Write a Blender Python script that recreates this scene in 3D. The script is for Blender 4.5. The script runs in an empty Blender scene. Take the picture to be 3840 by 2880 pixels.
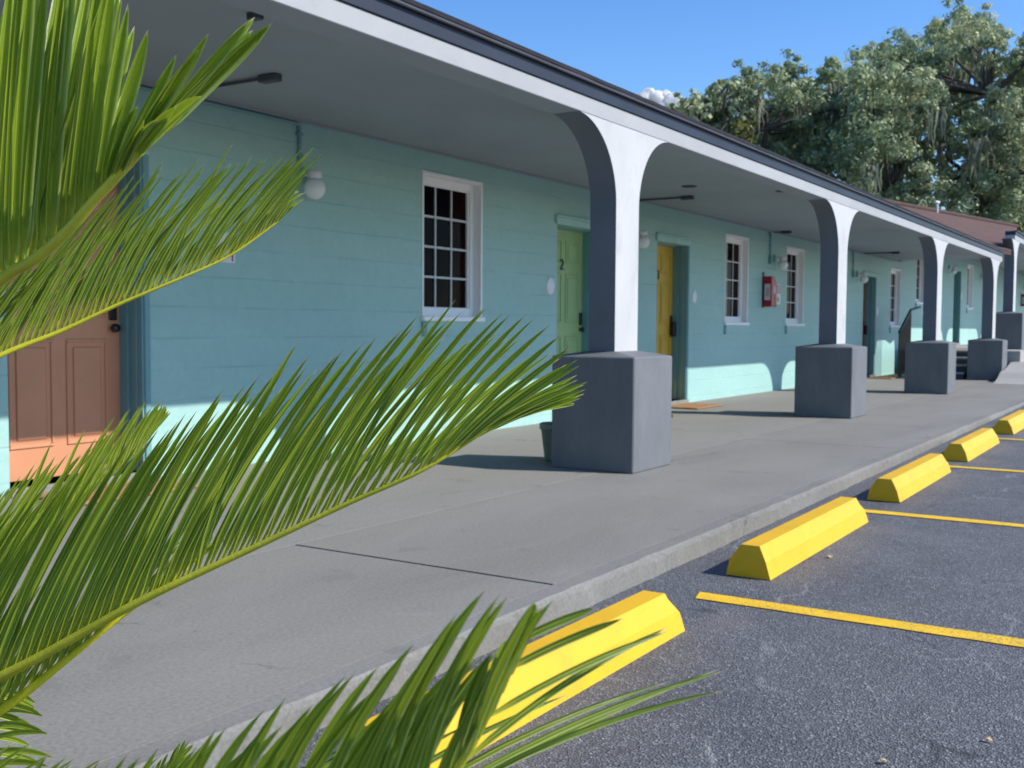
import bpy, math, random
from mathutils import Vector, Matrix, noise as mnoise
R = math.radians
random.seed(7)
scene = bpy.context.scene
COL = scene.collection
V = Vector

# ------------------------------------------------------------------ helpers
class MB:
    """collects faces and links them as one mesh object"""
    def __init__(s): s.v = []; s.f = []; s.m = []; s.uv = {}; s.smooth = set()
    def add(s, vs, fs, mi=0, uvs=None, smooth=False):
        o = len(s.v); s.v += [tuple(p) for p in vs]
        for k, f in enumerate(fs):
            if smooth: s.smooth.add(len(s.f))
            if uvs is not None: s.uv[len(s.f)] = [uvs[i] for i in f]
            s.f.append([o + i for i in f]); s.m.append(mi if isinstance(mi, int) else mi[k])
        return s
    def quad(s, a, b, c, d, mi=0): return s.add([a, b, c, d], [(0, 1, 2, 3)], mi)
    def box(s, x0, x1, y0, y1, z0, z1, mi=0, bev=0.0):
        if bev <= 0:
            vs = [(x, y, z) for z in (z0, z1) for y in (y0, y1) for x in (x0, x1)]
            fs = [(0, 2, 3, 1), (4, 5, 7, 6), (0, 1, 5, 4), (2, 6, 7, 3), (0, 4, 6, 2), (1, 3, 7, 5)]
            return s.add(vs, fs, mi)
        b = bev; vs = []; idx = {}
        def P(x, y, z):
            idx[(x, y, z)] = len(vs); vs.append((x, y, z)); return len(vs) - 1
        X = (x0, x1); Y = (y0, y1); Z = (z0, z1); ids = {}
        for i in (0, 1):
            for j in (0, 1):
                for k in (0, 1):
                    sx = b if i == 0 else -b; sy = b if j == 0 else -b; sz = b if k == 0 else -b
                    ids[(i, j, k, 'x')] = P(X[i], Y[j] + sy, Z[k] + sz)
                    ids[(i, j, k, 'y')] = P(X[i] + sx, Y[j], Z[k] + sz)
                    ids[(i, j, k, 'z')] = P(X[i] + sx, Y[j] + sy, Z[k])
        fs = []
        for i in (0, 1): fs.append([ids[(i, *q, 'x')] for q in ((0, 0), (0, 1), (1, 1), (1, 0))])
        for j in (0, 1): fs.append([ids[(q[0], j, q[1], 'y')] for q in ((0, 0), (1, 0), (1, 1), (0, 1))])
        for k in (0, 1): fs.append([ids[(*q, k, 'z')] for q in ((0, 0), (1, 0), (1, 1), (0, 1))])
        for i in (0, 1):
            for j in (0, 1):
                fs.append([ids[(i, j, 0, 'x')], ids[(i, j, 1, 'x')], ids[(i, j, 1, 'y')], ids[(i, j, 0, 'y')]])
                fs.append([ids[(i, 0, j, 'x')], ids[(i, 1, j, 'x')], ids[(i, 1, j, 'z')], ids[(i, 0, j, 'z')]])
                fs.append([ids[(0, i, j, 'y')], ids[(1, i, j, 'y')], ids[(1, i, j, 'z')], ids[(0, i, j, 'z')]])
                for k in (0, 1): fs.append([ids[(i, j, k, 'x')], ids[(i, j, k, 'y')], ids[(i, j, k, 'z')]])
        return s.add(vs, fs, mi)
    def tube(s, pts, rads, n=8, mi=0, cap=True, smooth=True):
        pts = [V(p) for p in pts]
        if not hasattr(rads, '__len__'): rads = [rads] * len(pts)
        vs = []; prev = None
        for i, p in enumerate(pts):
            d = (pts[min(i + 1, len(pts) - 1)] - pts[max(i - 1, 0)]).normalized()
            if prev is None: a = d.orthogonal().normalized()
            else:
                a = prev - d * prev.dot(d)
                a = a.normalized() if a.length > 1e-6 else d.orthogonal().normalized()
            prev = a; b = d.cross(a)
            for k in range(n):
                t = 2 * math.pi * k / n
                vs.append(p + (a * math.cos(t) + b * math.sin(t)) * rads[i])
        fs = [(i * n + k, i * n + (k + 1) % n, (i + 1) * n + (k + 1) % n, (i + 1) * n + k)
              for i in range(len(pts) - 1) for k in range(n)]
        s.add(vs, fs, mi, smooth=smooth)
        if cap:
            s.add(vs[:n], [tuple(range(n - 1, -1, -1))], mi); s.add(vs[-n:], [tuple(range(n))], mi)
        return s
    def lathe(s, prof, c=(0, 0, 0), n=24, axis='z', mi=0, sx=1.0, sy=1.0):
        vs = []; m = len(prof)
        for k in range(n):
            t = 2 * math.pi * k / n
            for r, h in prof:
                p = (r * math.cos(t) * sx, r * math.sin(t) * sy, h)
                if axis == 'y': p = (p[0], -p[2], p[1])
                vs.append((c[0] + p[0], c[1] + p[1], c[2] + p[2]))
        fs = [(k * m + i, ((k + 1) % n) * m + i, ((k + 1) % n) * m + i + 1, k * m + i + 1)
              for k in range(n) for i in range(m - 1)]
        return s.add(vs, fs, mi, smooth=True)
    def prism(s, prof, y0, y1, mi=0, side=None):
        """prof: list of (x,z) counter-clockwise; extruded along y"""
        n = len(prof)
        vs = [(x, y0, z) for x, z in prof] + [(x, y1, z) for x, z in prof]
        s.add(vs, [tuple(range(n))], mi); s.add(vs, [tuple(range(2 * n - 1, n - 1, -1))], mi if side is None else side)
        s.add(vs, [(i, i + n, (i + 1) % n + n, (i + 1) % n) for i in range(n)], mi if side is None else side)
        return s
    def build(s, name, mats, parent=None, flip=False):
        me = bpy.data.meshes.new(name)
        me.from_pydata(s.v, [], s.f)
        if not isinstance(mats, (list, tuple)): mats = [mats]
        for m in mats: me.materials.append(m)
        if any(s.m): me.polygons.foreach_set('material_index', s.m)
        if s.uv:
            u = me.uv_layers.new(name='UVMap').data
            for p in me.polygons:
                if p.index in s.uv:
                    for li, c in zip(p.loop_indices, s.uv[p.index]): u[li].uv = c
        if s.smooth:
            for i in s.smooth: me.polygons[i].use_smooth = True
        me.update()
        o = bpy.data.objects.new(name, me); COL.objects.link(o)
        if parent is not None:
            o.parent = parent
        return o

def tag(o, label=None, cat=None, group=None, kind=None):
    if label: o['label'] = label
    if cat: o['category'] = cat
    if group: o['group'] = group
    if kind: o['kind'] = kind
    return o
def empty(name, loc=(0, 0, 0)):
    o = bpy.data.objects.new(name, None); COL.objects.link(o); o.location = loc
    o.empty_display_size = 0.1; return o
def copy_tree(o, parent=None):
    c = o.copy(); COL.objects.link(c)
    if parent is not None: c.parent = parent
    for ch in list(o.children): copy_tree(ch, c)
    return c
def fix_normals(o):
    import bmesh
    bm = bmesh.new(); bm.from_mesh(o.data); bmesh.ops.remove_doubles(bm, verts=bm.verts[:], dist=1e-5); bmesh.ops.recalc_face_normals(bm, faces=bm.faces[:]); bm.to_mesh(o.data); bm.free()

# ------------------------------------------------------------------ materials
def newmat(name):
    m = bpy.data.materials.new(name); m.use_nodes = True
    nt = m.node_tree; return m, nt, nt.nodes['Principled BSDF']
def ramp(nt, fac, stops):
    r = nt.nodes.new('ShaderNodeValToRGB'); el = r.color_ramp.elements
    while len(el) < len(stops): el.new(0.5)
    for e, (p, c) in zip(el, stops): e.position = p; e.color = (*c, 1) if len(c) == 3 else c
    nt.links.new(fac, r.inputs[0]); return r.outputs[0]
def noise(nt, vec, scale, detail=6, rough=0.6, dist=0.0):
    n = nt.nodes.new('ShaderNodeTexNoise'); n.inputs['Scale'].default_value = scale
    n.inputs['Detail'].default_value = detail; n.inputs['Roughness'].default_value = rough
    n.inputs['Distortion'].default_value = dist
    if vec is not None: nt.links.new(vec, n.inputs['Vector'])
    return n.outputs['Fac']
def obj_vec(nt, scale=(1, 1, 1), world=True):
    if world:
        g = nt.nodes.new('ShaderNodeNewGeometry'); out = g.outputs['Position']
    else:
        g = nt.nodes.new('ShaderNodeTexCoord'); out = g.outputs['Object']
    mp = nt.nodes.new('ShaderNodeMapping'); mp.inputs['Scale'].default_value = scale
    nt.links.new(out, mp.inputs[0]); return mp.outputs[0]
def mix(nt, fac, a, b, blend='MIX'):
    n = nt.nodes.new('ShaderNodeMix'); n.data_type = 'RGBA'; n.blend_type = blend
    for sock, val in ((n.inputs[0], fac), (n.inputs[6], a), (n.inputs[7], b)):
        if hasattr(val, 'is_linked') or hasattr(val, 'links'): nt.links.new(val, sock)
        elif isinstance(val, (int, float)): sock.default_value = val
        else: sock.default_value = (*val, 1) if len(val) == 3 else val
    return n.outputs[2]
def math_(nt, op, a, b=None, clamp=False):
    n = nt.nodes.new('ShaderNodeMath'); n.operation = op; n.use_clamp = clamp
    for i, val in enumerate((a, b)):
        if val is None: continue
        if hasattr(val, 'links'): nt.links.new(val, n.inputs[i])
        else: n.inputs[i].default_value = val
    return n.outputs[0]
def bump(nt, bs, h, strength=0.3, dist=0.01):
    b = nt.nodes.new('ShaderNodeBump'); b.inputs['Strength'].default_value = strength
    b.inputs['Distance'].default_value = dist
    nt.links.new(h, b.inputs['Height']); nt.links.new(b.outputs[0], bs.inputs['Normal'])
def setin(bs, **k):
    for n, v in k.items():
        n = n.replace('_', ' ')
        bs.inputs[n].default_value = v
def paint(name, c, rough=0.55, var=0.12, scale=3.0, bscale=60.0, bst=0.15, spec=0.35, dirt=None, stretch=(1, 1, 1)):
    """painted / plain surface with uneven tone and fine relief"""
    m, nt, bs = newmat(name)
    vec = obj_vec(nt, stretch)
    a = noise(nt, vec, scale, 8, 0.65)
    lo = tuple(x * (1 - var) for x in c); hi = tuple(min(1, x * (1 + var)) for x in c)
    col = ramp(nt, a, [(0.3, lo), (0.7, hi)])
    if dirt:
        d = noise(nt, vec, scale * 1.7, 10, 0.75, 0.4)
        f = math_(nt, 'MULTIPLY', ramp(nt, d, [(0.52, (0, 0, 0)), (0.72, (1, 1, 1))]), dirt[1])
        col = mix(nt, f, col, dirt[0])
    nt.links.new(col, bs.inputs['Base Color'])
    setin(bs, Roughness=rough); bs.inputs['Specular IOR Level'].default_value = spec
    if bst > 0: bump(nt, bs, noise(nt, vec, bscale, 4, 0.6), bst, 0.004)
    return m

def wall_material():
    m, nt, bs = newmat('teal_block_paint')
    g = nt.nodes.new('ShaderNodeNewGeometry'); sep = nt.nodes.new('ShaderNodeSeparateXYZ')
    nt.links.new(g.outputs['Position'], sep.inputs[0])
    vec = obj_vec(nt, (1, 1, 1))
    wob = math_(nt, 'MULTIPLY', math_(nt, 'SUBTRACT', noise(nt, obj_vec(nt, (0.7, 0.7, 0.7)), 2.0, 3), 0.5), 0.02)
    z = math_(nt, 'ADD', math_(nt, 'SUBTRACT', sep.outputs[2], 0.081), wob)
    fr = math_(nt, 'FRACT', math_(nt, 'ADD', math_(nt, 'DIVIDE', z, 0.209), 20.0))
    d = math_(nt, 'ABSOLUTE', math_(nt, 'SUBTRACT', fr, 0.5))          # 0.5 at the joint
    joint = ramp(nt, d, [(0.455, (0, 0, 0)), (0.492, (1, 1, 1))])
    # joints are filled unevenly along their length
    jv = ramp(nt, noise(nt, obj_vec(nt, (0.8, 0.8, 9)), 2.2, 4), [(0.38, (0.15, 0.15, 0.15)), (0.66, (1, 1, 1))])
    jf = math_(nt, 'MULTIPLY', joint, jv)
    n1 = noise(nt, obj_vec(nt, (0.6, 0.6, 1.6)), 1.6, 8, 0.65)
    col = ramp(nt, n1, [(0.28, (0.315, 0.515, 0.475)), (0.72, (0.36, 0.575, 0.53))])
    n2 = noise(nt, vec, 18, 5, 0.7)
    col = mix(nt, 0.10, col, ramp(nt, n2, [(0.3, (0.12, 0.3, 0.3)), (0.7, (0.5, 0.8, 0.75))]))
    col = mix(nt, math_(nt, 'MULTIPLY', jf, 0.30), col, (0.13, 0.27, 0.29))
    nt.links.new(col, bs.inputs['Base Color']); setin(bs, Roughness=0.5)
    bs.inputs['Specular IOR Level'].default_value = 0.4
    h = math_(nt, 'SUBTRACT', math_(nt, 'MULTIPLY', noise(nt, vec, 70, 5, 0.7), 0.25), math_(nt, 'MULTIPLY', jf, 1.0))
    bump(nt, bs, h, 0.35, 0.006)
    return m
def concrete_material(name, c, var=0.14, warm=(0.42, 0.36, 0.3), cracks=0.0, light=(0.5, 0.5, 0.5)):
    m, nt, bs = newmat(name)
    vec = obj_vec(nt)
    a = noise(nt, obj_vec(nt, (0.55, 1.3, 1)), 1.1, 9, 0.62, 0.5)
    col = ramp(nt, a, [(0.3, tuple(x * (1 - var) for x in c)), (0.5, c), (0.72, tuple(x * (1 + var) for x in c))])
    f = noise(nt, vec, 70, 8, 0.75)
    col = mix(nt, 0.45, col, ramp(nt, f, [(0.33, tuple(x * 0.5 for x in c)), (0.68, tuple(min(1, x * 1.5) for x in c))]))
    st = noise(nt, obj_vec(nt, (1, 1.6, 1)), 1.9, 10, 0.72, 0.8)
    col = mix(nt, math_(nt, 'MULTIPLY', ramp(nt, st, [(0.60, (0, 0, 0)), (0.74, (1, 1, 1))]), 0.30), col, light)
    st2 = noise(nt, obj_vec(nt, (1.5, 3.2, 1)), 2.7, 8, 0.7, 0.3)
    col = mix(nt, math_(nt, 'MULTIPLY', ramp(nt, st2, [(0.66, (0, 0, 0)), (0.76, (1, 1, 1))]), 0.35), col, warm)
    # small dark specks
    vo = nt.nodes.new('ShaderNodeTexVoronoi'); vo.inputs['Scale'].default_value = 11; nt.links.new(vec, vo.inputs['Vector'])
    sp = ramp(nt, vo.outputs['Distance'], [(0.05, (1, 1, 1)), (0.085, (0, 0, 0))])
    spm = ramp(nt, noise(nt, vec, 4.0, 2), [(0.56, (0, 0, 0)), (0.60, (1, 1, 1))])
    col = mix(nt, math_(nt, 'MULTIPLY', math_(nt, 'MULTIPLY', sp, spm), 0.7), col, tuple(x * 0.3 for x in c))
    nz = nt.nodes.new('ShaderNodeTexNoise'); nz.inputs['Scale'].default_value = 2.2; nz.inputs['Detail'].default_value = 7; nt.links.new(vec, nz.inputs['Vector'])
    sc = nt.nodes.new('ShaderNodeVectorMath'); sc.operation = 'SCALE'; sc.inputs['Scale'].default_value = 0.55; nt.links.new(nz.outputs['Color'], sc.inputs[0])
    av = nt.nodes.new('ShaderNodeVectorMath'); nt.links.new(vec, av.inputs[0]); nt.links.new(sc.outputs[0], av.inputs[1])
    vv = nt.nodes.new('ShaderNodeTexVoronoi'); vv.feature = 'DISTANCE_TO_EDGE'; vv.inputs['Scale'].default_value = 0.42; nt.links.new(av.outputs[0], vv.inputs['Vector'])
    hair = math_(nt, 'MULTIPLY', ramp(nt, vv.outputs['Distance'], [(0.0, (1, 1, 1)), (0.0035, (0, 0, 0))]), ramp(nt, noise(nt, vec, 0.9, 3), [(0.47, (0, 0, 0)), (0.56, (1, 1, 1))]))
    col = mix(nt, math_(nt, 'MULTIPLY', hair, 0.65), col, tuple(x * 0.3 for x in c))
    blot = noise(nt, obj_vec(nt, (1, 1, 1)), 3.6, 3, 0.5)
    col = mix(nt, math_(nt, 'MULTIPLY', ramp(nt, blot, [(0.64, (0, 0, 0)), (0.69, (1, 1, 1))]), 0.22), col, tuple(x * 0.55 for x in c))
    nt.links.new(col, bs.inputs['Base Color']); setin(bs, Roughness=0.8)
    bs.inputs['Specular IOR Level'].default_value = 0.25
    bump(nt, bs, math_(nt, 'ADD', f, math_(nt, 'MULTIPLY', a, 1.5)), 0.28, 0.006)
    return m
def asphalt_material():
    m, nt, bs = newmat('sealed_asphalt')
    vec = obj_vec(nt)
    vo = nt.nodes.new('ShaderNodeTexVoronoi'); vo.inputs['Scale'].default_value = 150; nt.links.new(vec, vo.inputs['Vector'])
    sepc = nt.nodes.new('ShaderNodeSeparateColor'); nt.links.new(vo.outputs['Color'], sepc.inputs[0])
    grains = ramp(nt, sepc.outputs[0], [(0.0, (0.038, 0.04, 0.047)), (0.5, (0.085, 0.089, 0.10)), (0.78, (0.14, 0.145, 0.155)), (0.93, (0.32, 0.33, 0.34)), (1.0, (0.50, 0.51, 0.52))])
    big = noise(nt, vec, 1.0, 9, 0.65, 0.6)
    base = ramp(nt, big, [(0.3, (0.070, 0.072, 0.080)), (0.5, (0.100, 0.102, 0.110)), (0.75, (0.165, 0.168, 0.174))])
    col = mix(nt, 0.42, base, grains)
    mid = noise(nt, vec, 26, 6, 0.75)
    col = mix(nt, math_(nt, 'MULTIPLY', ramp(nt, mid, [(0.55, (0, 0, 0)), (0.68, (1, 1, 1))]), 0.35), col, (0.23, 0.24, 0.26))
    # hairline cracks filled with pale dust, and a few dark ones
    def crack(scale, w, seed):
        v2 = nt.nodes.new('ShaderNodeMapping'); v2.inputs['Location'].default_value = (seed, seed * 2.3, 0)
        wv = nt.nodes.new('ShaderNodeVectorMath'); wv.operation = 'ADD'
        nz = nt.nodes.new('ShaderNodeTexNoise'); nz.inputs['Scale'].default_value = 3.0; nz.inputs['Detail'].default_value = 6
        nt.links.new(vec, nz.inputs['Vector'])
        sc = nt.nodes.new('ShaderNodeVectorMath'); sc.operation = 'SCALE'; sc.inputs['Scale'].default_value = 0.35
        nt.links.new(nz.outputs['Color'], sc.inputs[0])
        nt.links.new(vec, v2.inputs[0]); nt.links.new(v2.outputs[0], wv.inputs[0]); nt.links.new(sc.outputs[0], wv.inputs[1])
        vv = nt.nodes.new('ShaderNodeTexVoronoi'); vv.feature = 'DISTANCE_TO_EDGE'; vv.inputs['Scale'].default_value = scale
        nt.links.new(wv.outputs[0], vv.inputs['Vector'])
        ed = ramp(nt, vv.outputs['Distance'], [(0.0, (1, 1, 1)), (w, (0, 0, 0))])
        msk = ramp(nt, noise(nt, vec, 1.3 + seed * .1, 3), [(0.52, (0, 0, 0)), (0.62, (1, 1, 1))])
        return math_(nt, 'MULTIPLY', ed, msk)
    col = mix(nt, math_(nt, 'MULTIPLY', crack(1.1, 0.012, 3.1), 0.5), col, (0.36, 0.36, 0.35))
    col = mix(nt, math_(nt, 'MULTIPLY', crack(0.9, 0.010, 7.7), 0.75), col, (0.02, 0.022, 0.03))
    # dusty film along the wheel stops
    g = nt.nodes.new('ShaderNodeSeparateXYZ'); nt.links.new(vec, g.inputs[0])
    dy = math_(nt, 'ABSOLUTE', math_(nt, 'SUBTRACT', g.outputs[1], 1.45))
    du = math_(nt, 'MULTIPLY', ramp(nt, dy, [(0.02, (1, 1, 1)), (0.16, (0, 0, 0))]), ramp(nt, noise(nt, vec, 2.2, 5), [(0.4, (0, 0, 0)), (0.65, (1, 1, 1))]))
    col = mix(nt, math_(nt, 'MULTIPLY', du, 0.35), col, (0.21, 0.185, 0.165))
    nt.links.new(col, bs.inputs['Base Color']); setin(bs, Roughness=0.72)
    bs.inputs['Specular IOR Level'].default_value = 0.4
    bump(nt, bs, math_(nt, 'ADD', vo.outputs['Distance'], math_(nt, 'MULTIPLY', mid, 0.6)), 0.7, 0.008)
    return m
def shingle_material(name, a, b):
    m, nt, bs = newmat(name)
    tc = nt.nodes.new('ShaderNodeTexCoord')
    br = nt.nodes.new('ShaderNodeTexBrick'); nt.links.new(tc.outputs['UV'], br.inputs['Vector'])
    br.inputs['Scale'].default_value = 1.0; br.inputs['Brick Width'].default_value = 0.5; br.inputs['Row Height'].default_value = 0.42
    br.inputs['Mortar Size'].default_value = 0.07; br.inputs['Bias'].default_value = 0.0
    br.inputs['Color1'].default_value = (*a, 1); br.inputs['Color2'].default_value = (*b, 1)
    br.inputs['Mortar'].default_value = (*[x * 0.3 for x in a], 1)
    n = noise(nt, obj_vec(nt), 9, 8, 0.7)
    col = mix(nt, 0.35, br.outputs['Color'], ramp(nt, n, [(0.3, tuple(x * .6 for x in a)), (0.7, tuple(x * 1.4 for x in b))]))
    nt.links.new(col, bs.inputs['Base Color']); setin(bs, Roughness=0.9)
    bump(nt, bs, br.outputs['Fac'], -0.6, 0.02)
    return m

M = {}
M['wall'] = wall_material()
M['trim_teal'] = paint('teal_trim_paint', (0.17, 0.34, 0.365), 0.45, 0.06, 4)
M['lintel'] = paint('pale_teal_lintel', (0.36, 0.60, 0.56), 0.5, 0.08, 6)
M['soffit'] = paint('grey_soffit_paint', (0.31, 0.345, 0.375), 0.6, 0.09, 0.9, 40, 0.1, 0.25)
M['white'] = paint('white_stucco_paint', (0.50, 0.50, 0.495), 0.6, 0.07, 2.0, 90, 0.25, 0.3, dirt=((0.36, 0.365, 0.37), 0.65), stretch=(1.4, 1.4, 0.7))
M['plinth'] = paint('grey_plinth_stucco', (0.150, 0.158, 0.168), 0.65, 0.12, 2.6, 70, 0.4, 0.25, dirt=((0.20, 0.205, 0.21), 0.6), stretch=(1.6, 1.6, 0.7))
M['white_beam'] = paint('white_beam_paint', (0.365, 0.37, 0.372), 0.55, 0.07, 1.3, 60, 0.12, 0.3, dirt=((0.30, 0.305, 0.31), 0.5))
M['pillar_side'] = paint('grey_pillar_sides', (0.145, 0.16, 0.185), 0.6, 0.10, 2.0, 70, 0.3, 0.25)
M['slate'] = paint('slate_riser_shade_and_board', (0.034, 0.066, 0.112), 0.5, 0.16, 2.4, 80, 0.2, 0.3)
M['fascia'] = paint('dark_fascia_paint', (0.024, 0.030, 0.046), 0.5, 0.25, 1.2, 30, 0.1, 0.3)
M['gutter'] = paint('gutter_metal', (0.075, 0.075, 0.09), 0.35, 0.25, 1.5, 20, 0.05, 0.5)
M['roofedge'] = paint('dark_roof_edge', (0.022, 0.022, 0.03), 0.9, 0.3, 6, 80, 0.6)
M['vinyl'] = paint('white_window_vinyl', (0.90, 0.90, 0.89), 0.35, 0.03, 5, 50, 0.03, 0.45)
M['muntin'] = paint('grey_white_muntin', (0.56, 0.58, 0.59), 0.4, 0.05, 5, 50, 0.0, 0.4)
M['orange'] = paint('terracotta_door_paint', (0.60, 0.265, 0.14), 0.42, 0.07, 3, 120, 0.1)
M['green'] = paint('leaf_green_door_paint', (0.31, 0.46, 0.20), 0.42, 0.08, 3, 120, 0.1)
M['yellowdoor'] = paint('mustard_door_paint', (0.60, 0.37, 0.04), 0.42, 0.08, 3, 120, 0.1)
M['brown'] = paint('rust_door_paint', (0.30, 0.095, 0.05), 0.42, 0.08, 3, 120, 0.1)
M['olive'] = paint('olive_door_paint', (0.10, 0.22, 0.12), 0.42, 0.08, 3, 120, 0.1)
M['fixture'] = paint('dark_fixture', (0.07, 0.08, 0.095), 0.5, 0.1, 5)
M['black'] = paint('black_metal', (0.012, 0.012, 0.014), 0.35, 0.1, 5, 60, 0.0, 0.5)
M['digit'] = paint('dark_number_enamel', (0.012, 0.03, 0.018), 0.4, 0.05, 5, 60, 0.0)
M['yellow'] = paint('yellow_stop_paint', (0.74, 0.43, 0.012), 0.5, 0.06, 2.5, 90, 0.35, 0.35, dirt=((0.50, 0.30, 0.02), 0.5))
def scuffed(m):
    nt = m.node_tree; bs = nt.nodes['Principled BSDF']; src = bs.inputs['Base Color'].links[0].from_socket
    f = ramp(nt, noise(nt, obj_vec(nt, (1.2, 5, 6)), 3.1, 8, 0.75, 0.5), [(0.62, (0, 0, 0)), (0.72, (1, 1, 1))])
    c2 = mix(nt, math_(nt, 'MULTIPLY', f, 0.30), src, (0.10, 0.075, 0.03))
    ch = ramp(nt, noise(nt, obj_vec(nt), 34, 4, 0.7), [(0.70, (0, 0, 0)), (0.73, (1, 1, 1))])
    c2 = mix(nt, math_(nt, 'MULTIPLY', ch, 0.55), c2, (0.33, 0.30, 0.24))
    nt.links.new(c2, bs.inputs['Base Color'])
scuffed(M['yellow'])
M['line'] = paint('yellow_line_paint', (0.78, 0.48, 0.02), 0.7, 0.12, 7, 120, 0.6, 0.3, dirt=((0.42, 0.32, 0.08), 0.5))
M['sidewalk'] = concrete_material('grey_walk_concrete', (0.222, 0.214, 0.192), 0.2, light=(0.33, 0.33, 0.32))
M['porch'] = concrete_material('pale_porch_concrete', (0.238, 0.230, 0.208), 0.10, (0.40, 0.31, 0.22), light=(0.33, 0.325, 0.30))
M['curb'] = concrete_material('curb_concrete', (0.205, 0.200, 0.182), 0.34, (0.38, 0.32, 0.24), light=(0.33, 0.33, 0.31))
M['ramp'] = concrete_material('pale_ramp_concrete', (0.36, 0.35, 0.325), 0.06)
M['gap'] = paint('joint_dirt', (0.018, 0.018, 0.018), 0.9, 0.3, 10)
M['asphalt'] = asphalt_material()
M['red'] = paint('red_cover', (0.34, 0.006, 0.022), 0.35, 0.08, 6, 60, 0.05, 0.5)
M['label'] = paint('pale_label', (0.62, 0.58, 0.62), 0.5, 0.05, 20, 60, 0.0)
M['orange_label'] = paint('orange_label', (0.55, 0.22, 0.03), 0.5, 0.05, 20, 60, 0.0)
M['signwhite'] = paint('white_sign', (0.78, 0.77, 0.78), 0.4, 0.03, 8, 60, 0.0)
M['signpink'] = paint('faded_red_print', (0.62, 0.40, 0.40), 0.5, 0.1, 30, 60, 0.0)
M['signred'] = paint('red_print', (0.35, 0.06, 0.10), 0.5, 0.1, 30, 60, 0.0)
M['pot'] = paint('grey_green_pot', (0.21, 0.24, 0.215), 0.6, 0.15, 6, 60, 0.1)
M['soil'] = paint('potting_soil', (0.03, 0.022, 0.016), 0.95, 0.4, 30, 80, 0.8)
M['mat'] = paint('coir_doormat', (0.33, 0.19, 0.10), 0.95, 0.3, 14, 150, 0.9, 0.1)
M['dry'] = paint('dry_leaf_tan', (0.50, 0.38, 0.20), 0.8, 0.2, 30)
M['brownroof'] = shingle_material('red_brown_shingles', (0.105, 0.050, 0.038), (0.150, 0.080, 0.062))
M['pipe'] = paint('white_pipe', (0.7, 0.7, 0.68), 0.5, 0.1, 6)
M['bark'] = paint('oak_bark', (0.10, 0.085, 0.07), 0.95, 0.35, 4, 14, 0.9, 0.1, stretch=(3, 3, 0.8))
M['mulch'] = paint('bark_mulch', (0.05, 0.028, 0.018), 0.95, 0.5, 25, 60, 1.0, 0.1)

def globe_material():
    m, nt, bs = newmat('opal_glass'); setin(bs, Roughness=0.16)
    n = noise(nt, obj_vec(nt), 6, 3)
    nt.links.new(ramp(nt, n, [(0.3, (0.80, 0.80, 0.78)), (0.7, (0.85, 0.85, 0.84))]), bs.inputs['Base Color'])
    bs.inputs['Subsurface Weight'].default_value = 0.15; bs.inputs['Subsurface Radius'].default_value = (.05, .05, .05)
    return m
M['globe'] = globe_material()
def pane_material():
    m, nt, bs = newmat('dark_window_glass')
    g = nt.nodes.new('ShaderNodeTexCoord'); sep = nt.nodes.new('ShaderNodeSeparateXYZ'); nt.links.new(g.outputs['Object'], sep.inputs[0])
    mp = nt.nodes.new('ShaderNodeMapping'); mp.inputs['Scale'].default_value = (9, 1, 1.4); nt.links.new(g.outputs['Object'], mp.inputs[0])
    folds = noise(nt, mp.outputs[0], 2.2, 4, 0.6)
    cur = ramp(nt, folds, [(0.35, (0.003, 0.002, 0.004)), (0.6, (0.022, 0.007, 0.006)), (0.78, (0.02, 0.018, 0.018))])
    side = ramp(nt, sep.outputs[0], [(0.48, (0, 0, 0)), (0.62, (1, 1, 1))])
    n2 = ramp(nt, noise(nt, g.outputs['Object'], 3.0, 5, 0.6), [(0.45, (0.002, 0.002, 0.005)), (0.75, (0.012, 0.008, 0.011))])
    nt.links.new(mix(nt, side, n2, cur), bs.inputs['Base Color'])
    setin(bs, Roughness=0.05); bs.inputs['Specular IOR Level'].default_value = 0.02
    bump(nt, bs, noise(nt, g.outputs['Object'], 2.0, 2), 0.04, 0.02)
    return m
M['pane'] = pane_material()

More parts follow.
